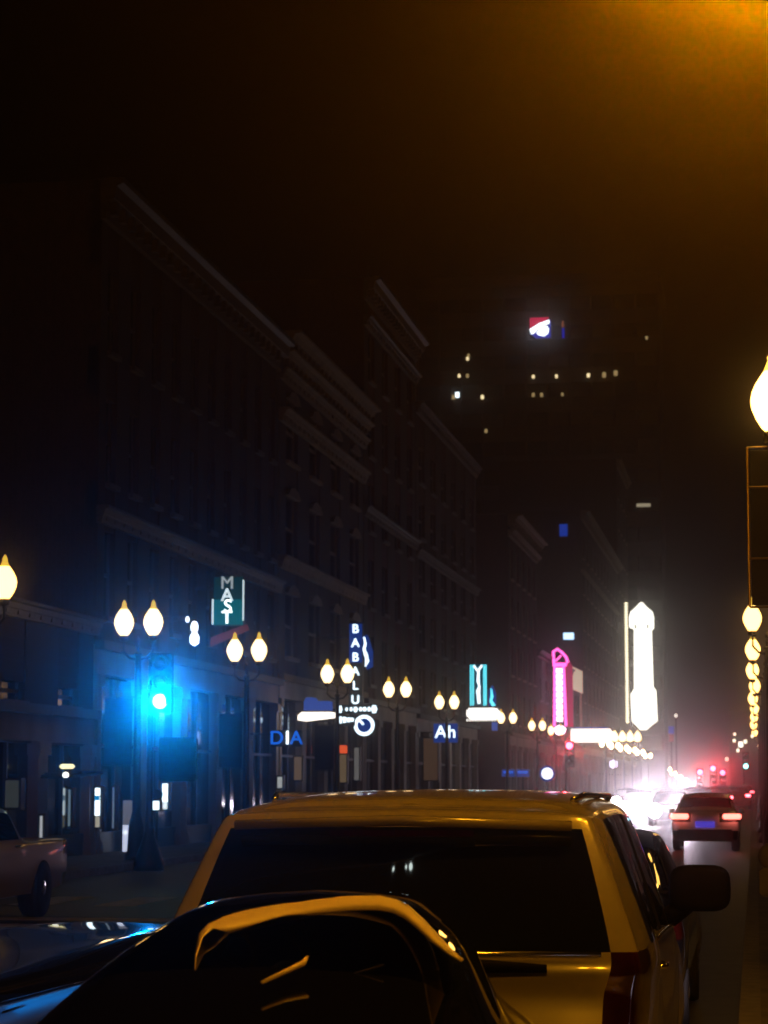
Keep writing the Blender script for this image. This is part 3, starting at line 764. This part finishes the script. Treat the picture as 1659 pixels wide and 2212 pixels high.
# theatre blade sign
M['blade'] = emit('blade_white', (1, .95, .80), 4.5); M['blade_grey'] = emit('blade_grey', (.36, .35, .30), 1)
t, k, p = sgn('theatre_blade_sign', 'huge white bulb covered vertical theatre sign with a pointed top', 1387, 1440, -14.1)
prof = [(-24, -118), (-26, -60), (-18, -48), (-17, 82), (-27, 86), (-27, 108), (-24, 120), (-12, 130), (-5, 138), (0, 141), (5, 138), (12, 130), (24, 120), (27, 108), (27, 84), (22, 78), (24, -44), (30, -52), (32, -118), (18, -128), (8, -137), (-6, -137), (-14, -128)]
MB().prism([(x * k, z * k) for x, z in prof], .3, 1.4).build('cabinet', 'frame', t)
MB().prism([(x * k * .97, z * k * .985) for x, z in prof], .0, .29).build('bulb_face', 'blade', t)
b = MB()
for x, z, w_, h_ in ((-13, 86, 5, 9), (13, 86, 5, 9), (12, -14, 2, 3), (-6, -55, 2, 3), (9, -108, 1.6, 16), (-9, -108, 1.2, 14)): b.lathe([(.01, -.05), (w_ * k, -.04), (w_ * k, .0)], (0, 0, 0), 10, 'y') if False else b.box((x - w_ / 2) * k, (x + w_ / 2) * k, -.06, -.01, (z - h_ / 2) * k, (z + h_ / 2) * k)
b.build('lettering', 'blade_grey', t)
bracket(t, 17 * k, 60 * k); bracket(t, 17 * k, -60 * k)
M['strip_gold'] = emit('sign_lit_edge', (1, .86, .55), 5)  # glow put on the building edge that the blade sign lights
t, k, p = sgn('sign_lit_edge', 'thin glowing strip in place of sign light up the building corner left of the white blade sign', 1354, 1440, -15.3, 'edge glow')
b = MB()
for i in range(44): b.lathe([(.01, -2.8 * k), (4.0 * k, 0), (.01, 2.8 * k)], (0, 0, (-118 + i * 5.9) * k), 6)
b.build('edge_glow', 'strip_gold', t)
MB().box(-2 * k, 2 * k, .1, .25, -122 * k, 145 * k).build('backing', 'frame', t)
# white marquee below it
M['marq2'] = emit('marquee_glow', (1, .93, .82), 5)
t, k, p = sgn('marquee', 'long white lit marquee between the pink and the white signs', 1275, 1587, -14.0)
MB().box(-46 * k, 46 * k, 0, 2, -15 * k, 12 * k).build('lit_face', 'marq2', t, False, .2)
MB().box(-40 * k, 36 * k, -.1, 2.1, 12.2 * k, 16 * k).build('blue_edge', 'soft_blue', t)
MB().box(FX - p.x, -44 * k, .5, 1.5, -4 * k, 4 * k).build('bracket', 'frame', t)
for i in range(4):
    t, k, p = sgn('marquee_bulb', '%s pointed white bulb right of the long white marquee' % ords[i], 1328 + i * 16.5, 1591, -13.9, 'lamp', 'pointed bulbs beside the marquee')
    MB().lathe([(.01, -11 * k), (7 * k, -8 * k), (8 * k, -2 * k), (5 * k, 6 * k), (1.5 * k, 11 * k), (.01, 13 * k)], (0, 0, 0), 10).build('bulb_glass', 'globe', t, True)
    MB().tube([(0, .05, -11 * k), (FX - p.x, .05, -12 * k)], .05, 6).build('bracket', 'frame', t)
# remaining lights along the left
lit_box('round_sign', 'small blue white lit sign above the pink vertical sign', 1228, 1374, 180, 22, 14, emit('blue_white', (.45, .7, 1), 4), 'sign')
t, k, p = sgn('clock', 'round white lit clock in a blue halo ring above the van roof', 1182, 1671, -12.6)
MB().lathe([(.01, -.02), (11 * k, -.02), (12 * k, .04), (.01, .05)], (0, 0, 0), 22, 'y').build('dial', emit('dial', (.75, .85, 1), 5), t)
MB().tube([(14.5 * k * math.cos(2 * math.pi * i / 24), .0, 14.5 * k * math.sin(2 * math.pi * i / 24)) for i in range(25)], 2.6 * k, 8).build('rim', 'neon_blue', t)  # blue halo around the dial built as a glowing ring
MB().tube([(0, -.04, 0), (0, -.04, 9 * k)], .8 * k, 5).tube([(0, -.04, 0), (5 * k, -.04, -2 * k)], .8 * k, 5).build('hands', 'frame', t)
MB().tube([(0, .06, -16 * k), (0, .06, -p.z + .15)], .09, 8).build('post', 'blackiron', t)
for px, lab in ((1098, 'left of two small dark blue lit panels above the van roof'), (1129, 'right of two small dark blue lit panels above the van roof')):
    p = PX(px, 1670, -14.2); k = p.y / FPX
    t = thing('blue_sign', lab, 'sign', p, 0, 'small blue panels above the van')
    MB().box(-14 * k, 14 * k, 0, .1, -8 * k, 8 * k).build('panel', 'neon_blue', t)
    MB().box(-10 * k, 10 * k, -.02, -.001, 0 * k, 4 * k).build('bright_strip', 'blue_neon', t)
    MB().tube([(0, .05, -8 * k), (0, .05, -p.z + .15)], .04, 6).build('post', 'blackiron', t)
t, k, p = sgn('lit_shop_sign', 'small purple white light over the distant shops', 1325, 1650, -14.6)
MB().lathe([(.01, -9 * k), (7 * k, -6 * k), (7.5 * k, 4 * k), (.01, 8 * k)], (0, 0, 0), 12).build('lamp_glass', emit('violet_lamp', (.8, .7, 1), 6), t, True)
MB().tube([(0, 0, 0), (FX - p.x, 0, 0)], .05, 6).build('bracket', 'frame', t)
t, k, p = sgn('banner_sign', 'small far sign, blue above and red below, right of the white blade sign', 1450, 1585, -9.0)
MB().box(-6 * k, 6 * k, 0, .3, 0, 16 * k).build('blue_half', 'e_blue2', t); MB().box(-5 * k, 5 * k, 0, .3, -17 * k, -.5 * k).build('red_half', emit('dark_red', (.2, .004, .008), .6), t)
MB().tube([(0, .15, -17 * k), (0, .15, -p.z)], .06, 6).build('post', 'blackiron', t)
# ground-floor lights of the corner building
M['door_white'] = emit('doorway_glow', (.55, .60, .78), 1.0); M['door_hot'] = emit('doorway_hot', (.8, .88, 1), 1.2)
M['cool_white'] = emit('cool_window', (.8, .95, 1), 2.6)
t = thing('lit_doorway', 'tall bluish white lit doorway in the corner building behind the traffic signal', 'doorway', PX(281, 1810, -15.3))
k = t.location.y / FPX
MB().box(-17 * k, 17 * k, 0, .05, -40 * k, 28 * k).build('lower_pane', 'door_white', t)
MB().box(-17 * k, 17 * k, 0, .05, 29 * k, 82 * k).build('upper_pane', emit('doorway_dim', (.32, .32, .38), .3), t)
MB().lathe([(.01, -.02), (5 * k, -.02), (5 * k, .0), (.01, .0)], (-11 * k, 0, 12 * k), 12, 'y').build('lamp_spot', 'door_hot', t)
MB().box(-19 * k, 19 * k, .06, .25, -42 * k, 85 * k).build('door_frame', 'frame', t)
def tall_light(label, px, py, hpx, wpx, m, X=-15.35):
    p = PX(px, py, X); k = p.y / FPX
    t = thing('lit_window', label, 'window', p)
    MB().box(-wpx / 2 * k, wpx / 2 * k, 0, .04, -hpx / 2 * k, hpx / 2 * k).build('lit_pane', m, t)
    MB().box(-wpx / 2 * k - .05, wpx / 2 * k + .05, .045, .3, -hpx / 2 * k - .05, hpx / 2 * k + .05).build('window_frame', 'frame', t)
    return t, k
t, k = tall_light('narrow bright window with a blue band left of the lit doorway', 210, 1732, 60, 10, 'cool_white')
MB().box(-5.5 * k, 5.5 * k, -.02, -.001, 3 * k, 14 * k).build('blue_band', emit('blue_band', (.0, .25, .6), .8), t)
tall_light('lower half of a narrow lit window left of the doorway', 210, 1775, 24, 9, emit('warm_dim', (.7, .65, .5), .45))
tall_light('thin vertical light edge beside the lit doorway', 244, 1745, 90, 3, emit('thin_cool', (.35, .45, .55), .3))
tall_light('bright white vertical window right of the traffic signal pole', 356, 1713, 40, 11, 'cool_white')
tall_light('small white light below the bright vertical window', 356, 1741, 14, 9, emit('small_white', (.8, .9, .95), 1.1))
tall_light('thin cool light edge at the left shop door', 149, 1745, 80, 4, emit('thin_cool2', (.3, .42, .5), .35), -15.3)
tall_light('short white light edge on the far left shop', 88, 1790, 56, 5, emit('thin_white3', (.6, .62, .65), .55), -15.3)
tall_light('dim grey shop window at the left photo edge', 25, 1715, 60, 30, emit('dim_grey', (.05, .055, .045), .5), -15.3)
t = thing('awning', 'dark sloped awning with a yellow lit fascia sign on it at the left corner shop', 'awning', PX(145, 1672, -14.9)); k = t.location.y / FPX
MB().prism([(-52 * k, -10 * k), (-50 * k, -2 * k), (20 * k, 8 * k), (42 * k, 6 * k), (42 * k, 0 * k)], -.3, 1.4).build('canopy', 'awning', t)
MB().box(-28 * k, 6 * k, .3, .4, 12 * k, 22 * k).build('fascia_light', emit('fascia', (1, .9, .45), 1.6), t, False, .03)
MB().lathe([(.01, -.02), (6 * k, -.02), (6 * k, .05), (.01, .06)], (7 * k, -.35, -2 * k), 12, 'y').build('spot_light', emit('spot', (1, .95, .8), 5), t)
MB().box(FX - t.location.x, -20 * k, .4, .5, -2 * k, 4 * k).build('bracket', 'frame', t)
tall_light('small lit shop window under the DIA sign', 604, 1690, 24, 10, emit('shop_grey', (.6, .62, .6), .5), -15.3)
for px, py, wd, hh, c, s, lab in ((643, 1660, 16, 50, (.5, .33, .2), .5, 'tan lit shopfront left of the dark banner'), (735, 1660, 26, 60, (.55, .38, .2), .5, 'tan lit shopfront under the orange sign'),
                                  (770, 1650, 10, 70, (.8, .75, .7), .35, 'pale lit shopfront pier under the lit ring'), (930, 1640, 30, 90, (.4, .22, .12), .3, 'dim tan shopfront under the small blue sign')):
    tall_light(lab, px, py, hh, wd, emit('shop_tan', c, s * .35), -15.2)

# ------------------------------------------------------------------ cars
def mb_lens(t, name, x, z, r, m, y=-.03):
    return MB().lathe([(.01, y - .03), (r * .7, y - .02), (r, y), (r, y + .02), (.01, y + .03)], (x, 0, z), 14, 'y').build(name, m, t, True)
# champagne minivan
def vr(y, pts): return [(x, y + dy, z) for x, z, dy in pts]
VZ = (.30, .62, 1.0, 1.19, 1.665, 1.72, 1.745)
van_rings = [
    vr(0, [(0, .3, 0), (0, .62, -.03), (0, 1.0, .03), (0, 1.185, .06), (0, 1.668, .34), (0, 1.735, .40), (0, 1.752, .55)]),
    vr(0, [(.80, .3, .03), (.82, .62, .0), (.835, 1.0, .06), (.865, 1.185, .09), (.735, 1.66, .37), (.67, 1.722, .43), (.45, 1.745, .57)]),
    vr(0, [(.90, .3, .2), (.95, .62, .14), (.985, 1.0, .18), (.98, 1.185, .21), (.79, 1.655, .48), (.72, 1.71, .50), (.5, 1.745, .6)]),
    vr(.75, [(.95, .28, 0), (1.0, .6, 0), (1.02, 1.0, 0), (1.01, 1.19, 0), (.83, 1.67, .02), (.73, 1.745, .02), (.5, 1.78, .02)]),
    vr(1.6, [(.95, .25, 0), (1.0, .6, 0), (1.0, 1.0, 0), (.985, 1.17, 0), (.82, 1.67, 0), (.73, 1.76, 0), (.5, 1.805, 0)]),
    vr(2.6, [(.95, .25, 0), (1.0, .6, 0), (1.0, 1.0, 0), (.985, 1.14, 0), (.81, 1.65, 0), (.72, 1.75, 0), (.5, 1.80, 0)]),
    vr(3.4, [(.95, .25, 0), (1.0, .6, 0), (1.0, 1.0, 0), (.98, 1.10, 0), (.80, 1.58, 0), (.70, 1.68, -.1), (.5, 1.74, -.15)]),
    vr(4.25, [(.94, .25, 0), (.99, .6, 0), (.98, .95, 0), (.94, 1.04, 0), (.82, 1.1, -.05), (.7, 1.14, -.1), (.4, 1.18, -.15)]),
    vr(4.95, [(.88, .27, 0), (.93, .5, 0), (.91, .78, 0), (.84, .88, 0), (.74, .93, 0), (.6, .95, 0), (.35, .97, 0)]),
    vr(5.12, [(0, .3, 0), (0, .5, .05), (0, .74, .02), (0, .84, 0), (0, .9, -.05), (0, .92, -.08), (0, .94, -.1)]),
]
def van_part(side, u, v):
    s = 'a' if side > 0 else 'b'
    if v < 0.95 and u < 2.6: return 'rear_bumper'
    if 3.0 < v < 4.0 and u < 1.0: return 'rear_window'
    if 1.4 < v < 3.0 and 1.0 < u < 2.4: return 'tail_light#' + s
    if 3.0 < v < 4.1 and 2.6 < u < 6.6:
        if 4.3 < u < 4.5 or 5.4 < u < 5.55: return 'pillar_trim#%s%d' % (s, u > 5)
        return 'side_window#%s%d' % (s, int((u > 4.4)) + int(u > 5.5))
    if v > 4.4 and 6.15 < u < 7.0: return 'windscreen'
    if 1.8 < v < 3 and 7.7 < u < 8.6: return 'headlight#' + s
    return 'body'
VX, VY = -1.44, 9.2
van = thing('minivan', 'champagne minivan parked at the right kerb, seen from behind', 'minivan', (VX, VY, 0))
shell(van_rings, van_part, van, dict(body='van', rear_bumper='van', rear_window='carglass', tail_light='tailoff', pillar_trim='plastic', side_window='carglass', windscreen='carglass', headlight='headoff'), 8, 6)
for x in (-.86, .86):
    wheel(van, x, 1.05, .34); wheel(van, x, 4.05, .34)
b = MB()
b.tube([(-.70, .30, 1.672), (0, .26, 1.695), (.70, .30, 1.672)], .022, 8); b.build('spoiler', 'van', van, True)
MB().box(-.3, .3, .275, .30, 1.63, 1.655).build('high_brake_light', 'tailoff', van)
b = MB(); b.tube([(-.02, .03, 1.115), (.30, -.03, 1.135), (.62, .0, 1.125)], [.032, .030, .016], 8); b.tube([(-.16, .02, 1.11), (.03, -.0, 1.125)], .045, 8); b.build('wiper', 'plastic', van, True)
b = MB(); b.tube([(-.83, .055, 1.178), (0, .03, 1.172), (.83, .055, 1.178)], .011, 6); b.build('window_trim', 'chrome', van, True)
for s in (-1, 1):
    b = MB(); b.tube([(s * .66, .9, 1.775), (s * .69, 1.1, 1.795), (s * .69, 2.9, 1.785), (s * .66, 3.2, 1.735)], .014, 8)
    b.tube([(s * .69, 2.0, 1.76), (s * .69, 2.0, 1.79)], .014, 8); b.build('roof_rail', 'chrome', van, True)
    b = MB(); b.tube([(s * .99, .8, 1.165), (s * 1.0, 1.6, 1.16), (s * 1.0, 2.6, 1.13), (s * .99, 3.4, 1.09)], .012, 6); b.tube([(s * .99, .8, 1.165), (s * .93, .62, 1.25), (s * .87, .66, 1.5)], .012, 6)
    b.build('belt_trim', 'chrome', van, True)
    b = MB()
    nn, mm = 20, 12
    def se(a, p): return math.copysign(abs(a) ** p, a)
    gr = []
    for q in range(mm + 1):
        ph = -math.pi / 2 + math.pi * q / mm
        gr.append([b.bm.verts.new((s * 1.135 + .165 * se(math.cos(ph), .5) * se(math.cos(2 * math.pi * e / nn), .6), 3.52 + .075 * se(math.cos(ph), .5) * se(math.sin(2 * math.pi * e / nn), .6), 1.285 + .125 * se(math.sin(ph), .6))) for e in range(nn)])
    for q in range(mm):
        for e in range(nn): b.bm.faces.new((gr[q][e], gr[q][(e + 1) % nn], gr[q + 1][(e + 1) % nn], gr[q + 1][e]))
    bmesh.ops.remove_doubles(b.bm, verts=b.bm.verts[:], dist=.0005)
    b.tube([(s * .96, 3.55, 1.12), (s * 1.06, 3.54, 1.20)], .055, 8)
    mo = b.build('wing_mirror', 'plastic', van, True)
    b = MB(); b.tube([(s * 1.0, 1.5, 1.02), (s * 1.025, 1.55, 1.02), (s * 1.025, 1.72, 1.02), (s * 1.0, 1.77, 1.02)], .012, 6); b.build('door_handle', 'chrome', van, True)
MB().box(-.26, .26, -.045, -.02, .66, .82).build('number_plate', 'plastic', van)

# black hatchback facing the camera, parked right behind the van
def hr(y, pts): return [(x, y, z) for x, z in pts]
hatch_rings = [
    hr(0, [(0, .3), (0, .5), (0, .70), (0, .80), (0, .84), (0, .86), (0, .87)]),
    hr(.2, [(.7, .3), (.78, .5), (.76, .70), (.68, .82), (.56, .87), (.46, .90), (.3, .91)]),
    hr(.9, [(.80, .27), (.84, .55), (.80, .82), (.70, .97), (.58, 1.03), (.46, 1.07), (.28, 1.09)]),
    hr(1.6, [(.82, .25), (.86, .55), (.81, .90), (.71, 1.08), (.59, 1.20), (.47, 1.26), (.28, 1.28)]),
    hr(2.35, [(.82, .25), (.86, .55), (.80, .92), (.655, 1.12), (.52, 1.34), (.36, 1.445), (.2, 1.475)]),
    hr(3.1, [(.82, .25), (.86, .55), (.72, .92), (.53, 1.12), (.45, 1.30), (.33, 1.42), (.2, 1.45)]),
    hr(3.6, [(.80, .27), (.84, .55), (.66, .90), (.46, 1.06), (.40, 1.14), (.32, 1.20), (.2, 1.22)]),
    hr(3.85, [(0, .3), (0, .55), (0, .85), (0, .98), (0, 1.03), (0, 1.06), (0, 1.08)]),
]
def hatch_part(side, u, v):
    s = 'a' if side > 0 else 'b'
    if 1.5 < v < 2.7 and .6 < u < 1.4: return 'headlight#' + s
    if 3.15 < v < 4.5 and 3.15 < u < 5.2: return 'side_window#' + s
    if v > 4.0 and 3.1 < u < 3.9: return 'windscreen'
    return 'body'
mg = bpy.data.materials.new('clear_glass'); mg.use_nodes = True
n = mg.node_tree.nodes; l = mg.node_tree.links; n.remove(n['Principled BSDF'])
tr = n.new('ShaderNodeBsdfTransparent'); tr.inputs[0].default_value = (.55, .58, .56, 1); gl = n.new('ShaderNodeBsdfGlossy'); gl.inputs['Roughness'].default_value = .03
fr = n.new('ShaderNodeFresnel'); mx = n.new('ShaderNodeMixShader'); l.new(fr.outputs[0], mx.inputs[0]); l.new(tr.outputs[0], mx.inputs[1]); l.new(gl.outputs[0], mx.inputs[2]); l.new(mx.outputs[0], n['Material Output'].inputs[0])
M['clear_glass'] = mg
HX, HY = -1.44, 5.05
hc = thing('hatchback', 'black hatchback with a pale arched windscreen frame, nearest car in front of the van', 'car', (HX, HY, 0))
shell(hatch_rings, hatch_part, hc, dict(body='black_paint', headlight='headoff', side_window='carglass', windscreen='clear_glass'), 8, 6)
for x in (-.80, .80):
    wheel(hc, x, .75, .31); wheel(hc, x, 3.2, .31)
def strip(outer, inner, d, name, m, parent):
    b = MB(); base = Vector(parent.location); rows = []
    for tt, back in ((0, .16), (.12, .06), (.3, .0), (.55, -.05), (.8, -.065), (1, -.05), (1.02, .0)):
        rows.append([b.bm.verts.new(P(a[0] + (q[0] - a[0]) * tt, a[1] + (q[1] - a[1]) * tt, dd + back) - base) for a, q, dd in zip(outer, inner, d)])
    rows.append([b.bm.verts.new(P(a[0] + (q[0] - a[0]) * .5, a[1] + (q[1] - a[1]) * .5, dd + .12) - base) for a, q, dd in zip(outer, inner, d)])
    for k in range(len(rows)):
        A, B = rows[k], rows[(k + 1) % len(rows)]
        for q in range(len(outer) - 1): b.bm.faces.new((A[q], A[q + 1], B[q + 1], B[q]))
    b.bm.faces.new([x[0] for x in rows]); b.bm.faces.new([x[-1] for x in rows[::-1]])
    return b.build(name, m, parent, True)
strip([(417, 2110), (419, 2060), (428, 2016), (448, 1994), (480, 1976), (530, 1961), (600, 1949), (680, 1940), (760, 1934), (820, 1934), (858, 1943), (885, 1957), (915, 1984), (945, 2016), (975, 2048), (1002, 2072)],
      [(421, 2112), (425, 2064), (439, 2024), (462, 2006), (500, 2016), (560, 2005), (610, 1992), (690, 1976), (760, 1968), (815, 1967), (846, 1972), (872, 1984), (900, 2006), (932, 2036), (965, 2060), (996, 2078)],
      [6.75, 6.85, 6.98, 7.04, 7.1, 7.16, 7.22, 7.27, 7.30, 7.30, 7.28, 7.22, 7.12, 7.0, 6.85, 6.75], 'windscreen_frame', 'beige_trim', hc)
hb = Vector(hc.location)
def inner(name, pts, rr, m, n_=10):
    return MB().tube([P(*q) - hb for q in pts], rr, n_).build(name, m, hc, True)
inner('sill_bar', [(566, 2122, 6.5), (612, 2101, 6.58), (655, 2081, 6.64), (664, 2066, 6.66)], [.005, .007, .009, .004], 'beige_trim')  # window sill line, moved outside the glass so lamp light reaches it
inner('door_pillar', [(640, 2000, 7.78), (652, 2030, 7.76), (664, 2064, 7.74)], [.03, .022, .014], 'sill')
inner('headrest', [(505, 2080, 7.55), (520, 2052, 7.56), (535, 2040, 7.57)], [.05, .05, .03], 'interior', 12)
inner('wiper_arm', [(612, 2150, 6.72), (720, 2118, 6.72), (830, 2085, 6.74)], [.006, .006, .004], 'plastic')
# ---- cars beside and ahead
make_sedan('sedan', 'black car in the next lane whose long glossy bonnet mirrors the street lamps', (-3.88, 5.5, 0), 0, 'black_paint', 'tailoff', 'headoff', 1.12, bon=4.0, mirrors=False)
def pr(y, x, vals): return [(x * xf, y + dy, z) for xf, z, dy in vals]
low = [(.95, .34, 0), (1, .6, 0), (1, .84, 0), (.98, 1.02, 0)]
pick_rings = [
    pr(0, 0, [(0, .42, .06), (0, .62, 0), (0, .84, .03), (0, 1.03, .05), (0, 1.06, .08), (0, 1.065, .3), (0, 1.07, .5)]),
    pr(0, .98, [(.86, .42, .06), (.88, .62, .0), (.9, .84, .03), (.9, 1.02, .05), (.86, 1.06, .08), (.8, 1.065, .3), (.5, 1.07, .5)]),
    pr(.12, .98, [(.94, .40, 0), (.98, .62, 0), (.98, .84, 0), (.97, 1.02, 0), (.9, 1.06, 0), (.8, 1.065, .2), (.5, 1.07, .4)]),
    pr(1.0, .98, low + [(.93, 1.06, 0), (.8, 1.07, 0), (.5, 1.07, 0)]),
    pr(1.95, .98, low + [(.93, 1.07, 0), (.8, 1.08, 0), (.5, 1.09, 0)]),
    pr(2.15, .98, low + [(.80, 1.42, .05), (.7, 1.50, .1), (.4, 1.53, .1)]),
    pr(3.0, .98, low + [(.80, 1.44, 0), (.7, 1.52, 0), (.4, 1.55, 0)]),
    pr(3.7, .98, low + [(.80, 1.42, -.1), (.7, 1.49, -.15), (.4, 1.52, -.2)]),
    pr(4.4, .98, low + [(.9, 1.07, 0), (.75, 1.09, 0), (.4, 1.11, 0)]),
    pr(5.3, .98, [(.9, .4, 0), (.95, .6, 0), (.95, .84, 0), (.92, .97, 0), (.84, 1.01, 0), (.7, 1.03, 0), (.4, 1.04, 0)]),
    pr(5.45, 0, [(0, .42, 0), (0, .6, .04), (0, .8, .03), (0, .94, 0), (0, .98, -.05), (0, 1.0, -.1), (0, 1.01, -.14)])]
def pick_part(side, u, v):
    q = 'a' if side > 0 else 'b'
    if v < .9 and u < 2.2: return 'rear_bumper'
    if 1.9 < v < 3.2 and .7 < u < 2.2: return 'tail_light#' + q
    if 3.1 < v < 4.1 and 5.0 < u < 7.6 and not 6.1 < u < 6.3: return 'side_window#%s%d' % (q, u > 6.2)
    if v > 4.3 and 7.1 < u < 7.9: return 'windscreen'
    return 'body'
pk = thing('pickup_truck', 'grey pickup truck at the left edge, its open bed and dark rear wheel in view', 'pickup truck', (-10.75, 32.5, 0), math.pi)
shell(pick_rings, pick_part, pk, dict(body='silver_paint', rear_bumper='chrome', tail_light='headoff', side_window='carglass', windscreen='carglass'), 5, 5)
for x in (-.86, .86):
    for y in (1.2, 4.5): wheel(pk, x, y, .4, .26)
    MB().tube([(x * 1.16, 2.3, 1.0), (x * 1.165, 2.35, 1.0), (x * 1.165, 2.5, 1.0)], .015, 6).build('door_handle', 'chrome', pk, True)

sd = make_sedan('sedan', 'silver car braking ahead with two lit tail lights and a blue lit number plate', (-1.37, 64, 0), 0, 'white_paint', 'tailoff', 'headoff', 1.05, plate='plate_lit')
for x in (-.68, .72): MB().box(x - .26 if x < 0 else x - .24, x + .24 if x < 0 else x + .26, -.06, .2, .86, 1.0).build('brake_lamp', 'tail_on', sd, False, .03)
MB().box(-.75, .75, -.05, .1, .26, .58).build('lower_bumper', 'plastic', sd, False, .03)
# simple far cars, alike
GH = 'oncoming cars with their headlights on'
def far_on(x, y, lab, hot):
    t = make_sedan('oncoming_car', lab, (x, y + 4.8, 0), math.pi, 'grey_paint', 'tailoff', 'headoff', 1.0, GH)
    for s in (-.62, .62):
        MB().lathe([(.01, 4.84), (.22, 4.83), (.29, 4.78), (.29, 4.6)], (s, 0, .66), 12, 'y').build('headlight', 'head_hot', t, True)
        beam('headlight_beam', (x - s, y - .08, .68), (x * .25, 0, 1.5), hot, (1, .82, 1), 9, t)
    return t
for i, (x, y, h_) in enumerate(((-5.6, 112, 14000), (-3.6, 99, 14000), (-8.2, 150, 3500), (-8.0, 178, 3500), (-8.2, 208, 3500), (-8.0, 248, 3500), (-7.8, 286, 3500), (-5.0, 138, 4500), (-4.6, 168, 3500), (-4.9, 215, 3500), (-3.5, 126, 4500))):
    far_on(x, y, ['oncoming car with glaring headlights at the van roof corner', 'nearest oncoming car, its headlights just left of the silver car', 'oncoming car of the far left lane, nearest to the camera', 'second oncoming car of the far left lane', 'third oncoming car of the far left lane', 'fourth oncoming car of the far left lane', 'last oncoming car of the far left lane, a point of light',
                  'oncoming car right behind the two nearest ones', 'oncoming car by the middle line, small in the glare', 'farthest oncoming car by the middle line', 'oncoming car close behind the nearest, half hidden by the silver car'][i], h_)
GT = 'cars ahead showing red tail lights'
for i, (x, y) in enumerate(((-2.9, 118), (-2.2, 140), (-1.2, 160), (-2.8, 185), (-1.0, 215))):
    t = make_sedan('car_ahead', ['nearest red tail lit car beyond the silver one', 'second red tail lit car ahead', 'third red tail lit car ahead', 'fourth red tail lit car ahead', 'farthest red tail lit car ahead'][i], (x, y, 0), 0, 'grey_paint', 'tailoff', 'headoff', 1.1, GT)
    for s in (-.70, .70): MB().box(s - .17, s + .17, -.06, .2, .88, 1.04).build('brake_lamp', 'tail_far', t, False, .03)
make_sedan('parked_car', 'black car parked just ahead of the van, glinting beside its wing mirror', (-1.42, 16.4, 0), 0, 'black_paint', 'tailoff', 'headoff', 1.02)
GK = 'dark cars parked along the left kerb'
for i, y in enumerate((66, 78, 96, 110)):
    make_sedan('parked_car', ['dark car parked on the left beyond the signal', 'second dark car parked on the left', 'third dark car parked on the left', 'fourth dark car parked on the left'][i], (-12.0, y + 4.8, 0), math.pi, 'grey_paint', 'tailoff', 'headoff', 1.0, GK)

def mirror_lamp(px, py, rad, height, lab):
    """a bulb on the overhead wire, where the van's rear glass shows it"""
    hit = P(px, py, VY + .22); n_ = Vector((0, -.864, .504)); dv = (hit - Vector((0, 0, EYE))).normalized()
    rv = dv - 2 * dv.dot(n_) * n_
    p = hit + rv * ((height - hit.z) / rv.z)
    t = thing('glint_bulb', lab, 'lamp', p, 0, 'bulbs added for glints in the van glass')
    MB().lathe([(.01, -rad), (rad * .8, -rad * .6), (rad, 0), (rad * .7, rad * .7), (.01, rad)], (0, 0, 0), 14).build('bulb_glass', emit('glint_bulb_glow', (.85, 1, .95), 26), t, True)
    MB().lathe([(.02, rad), (.02, rad + .06)], (0, 0, 0), 8).build('socket', 'frame', t)
    return p
pts = [mirror_lamp(*a) for a in ((935, 1815, .035, 5.3, 'large bulb added out of view to glint in the van rear glass'), (903, 1817, .02, 5.3, 'small bulb added out of view next to the large one'), (815, 1819, .022, 5.3, 'left bulb added out of view to glint in the van rear glass'))]  # unseen bulbs, made up with their wire for the glints in the glass
w_ = MB().tube([(-13.5, pts[0].y - .02, 5.75), (pts[2].x, pts[2].y, 5.40), (pts[0].x, pts[0].y, 5.40), (.42, 9.0, 5.1)], .012, 6).build('glint_bulb_wire', 'frame')
tag(w_, 'thin added wire out of view above the parked cars, carrying the glint bulbs', 'wire')
eb = thing('end_building', 'dim block closing the far end of the street, with scattered lit windows', 'building', (4, 470, -4))
MB().box(-9, 14, 0, 12, 0, 20).build('wall', 'stone_dark', eb)
for px, py, sz, c in ((1600, 1608, 9, 'lit2'), (1586, 1600, 5, 'lit1'), (1594, 1621, 5, 'lit1'), (1610, 1602, 6, 'lit1'), (1587, 1586, 4, 'lit1'), (1625, 1590, 5, 'lit1'), (1640, 1612, 6, 'lit1'), (1570, 1640, 5, 'lit1')):
    p = P(px, py, 469.7); q = sz * 469 / FPX
    MB().box(p.x - 4 - q / 2, p.x - 4 + q / 2, -.2, -.01, p.z + 4 - q * .6, p.z + 4 + q * .6).build('lit_window', emit('end_window', (1, .85, .6) if c == 'lit1' else (1, .9, .75), 6), eb)
t, k, p = sgn('street_light', 'single white point of light high right of the white blade sign', 1460, 1546, -8.6, 'lamp')
MB().lathe([(.01, -4 * k), (3.5 * k, 0), (.01, 4 * k)], (0, 0, 0), 10).build('lamp_glass', emit('point_white', (1, .9, .75), 4), t, True)
MB().tube([(0, .1, 4 * k), (0, .1, -p.z)], .06, 6).build('pole', 'blackiron', t)
# ------------------------------------------------------------------ night haze
hz = MB().box(-112, 62, -40, 650, -9.2, 90).build('haze', 'frame')
hm = bpy.data.materials.new('haze_air'); hm.use_nodes = True
n = hm.node_tree.nodes; l = hm.node_tree.links; n.remove(n['Principled BSDF'])
pv = n.new('ShaderNodeVolumePrincipled'); pv.inputs['Color'].default_value = (.9, .9, .9, 1)
pv.inputs['Density'].default_value = 0.001; pv.inputs['Anisotropy'].default_value = 0.985
l.new(pv.outputs[0], n['Material Output'].inputs['Volume'])
hm.cycles.homogeneous_volume = True
hm.cycles.volume_sampling = 'MULTIPLE_IMPORTANCE'
hz.data.materials.clear(); hz.data.materials.append(hm)
tag(hz, kind='stuff')
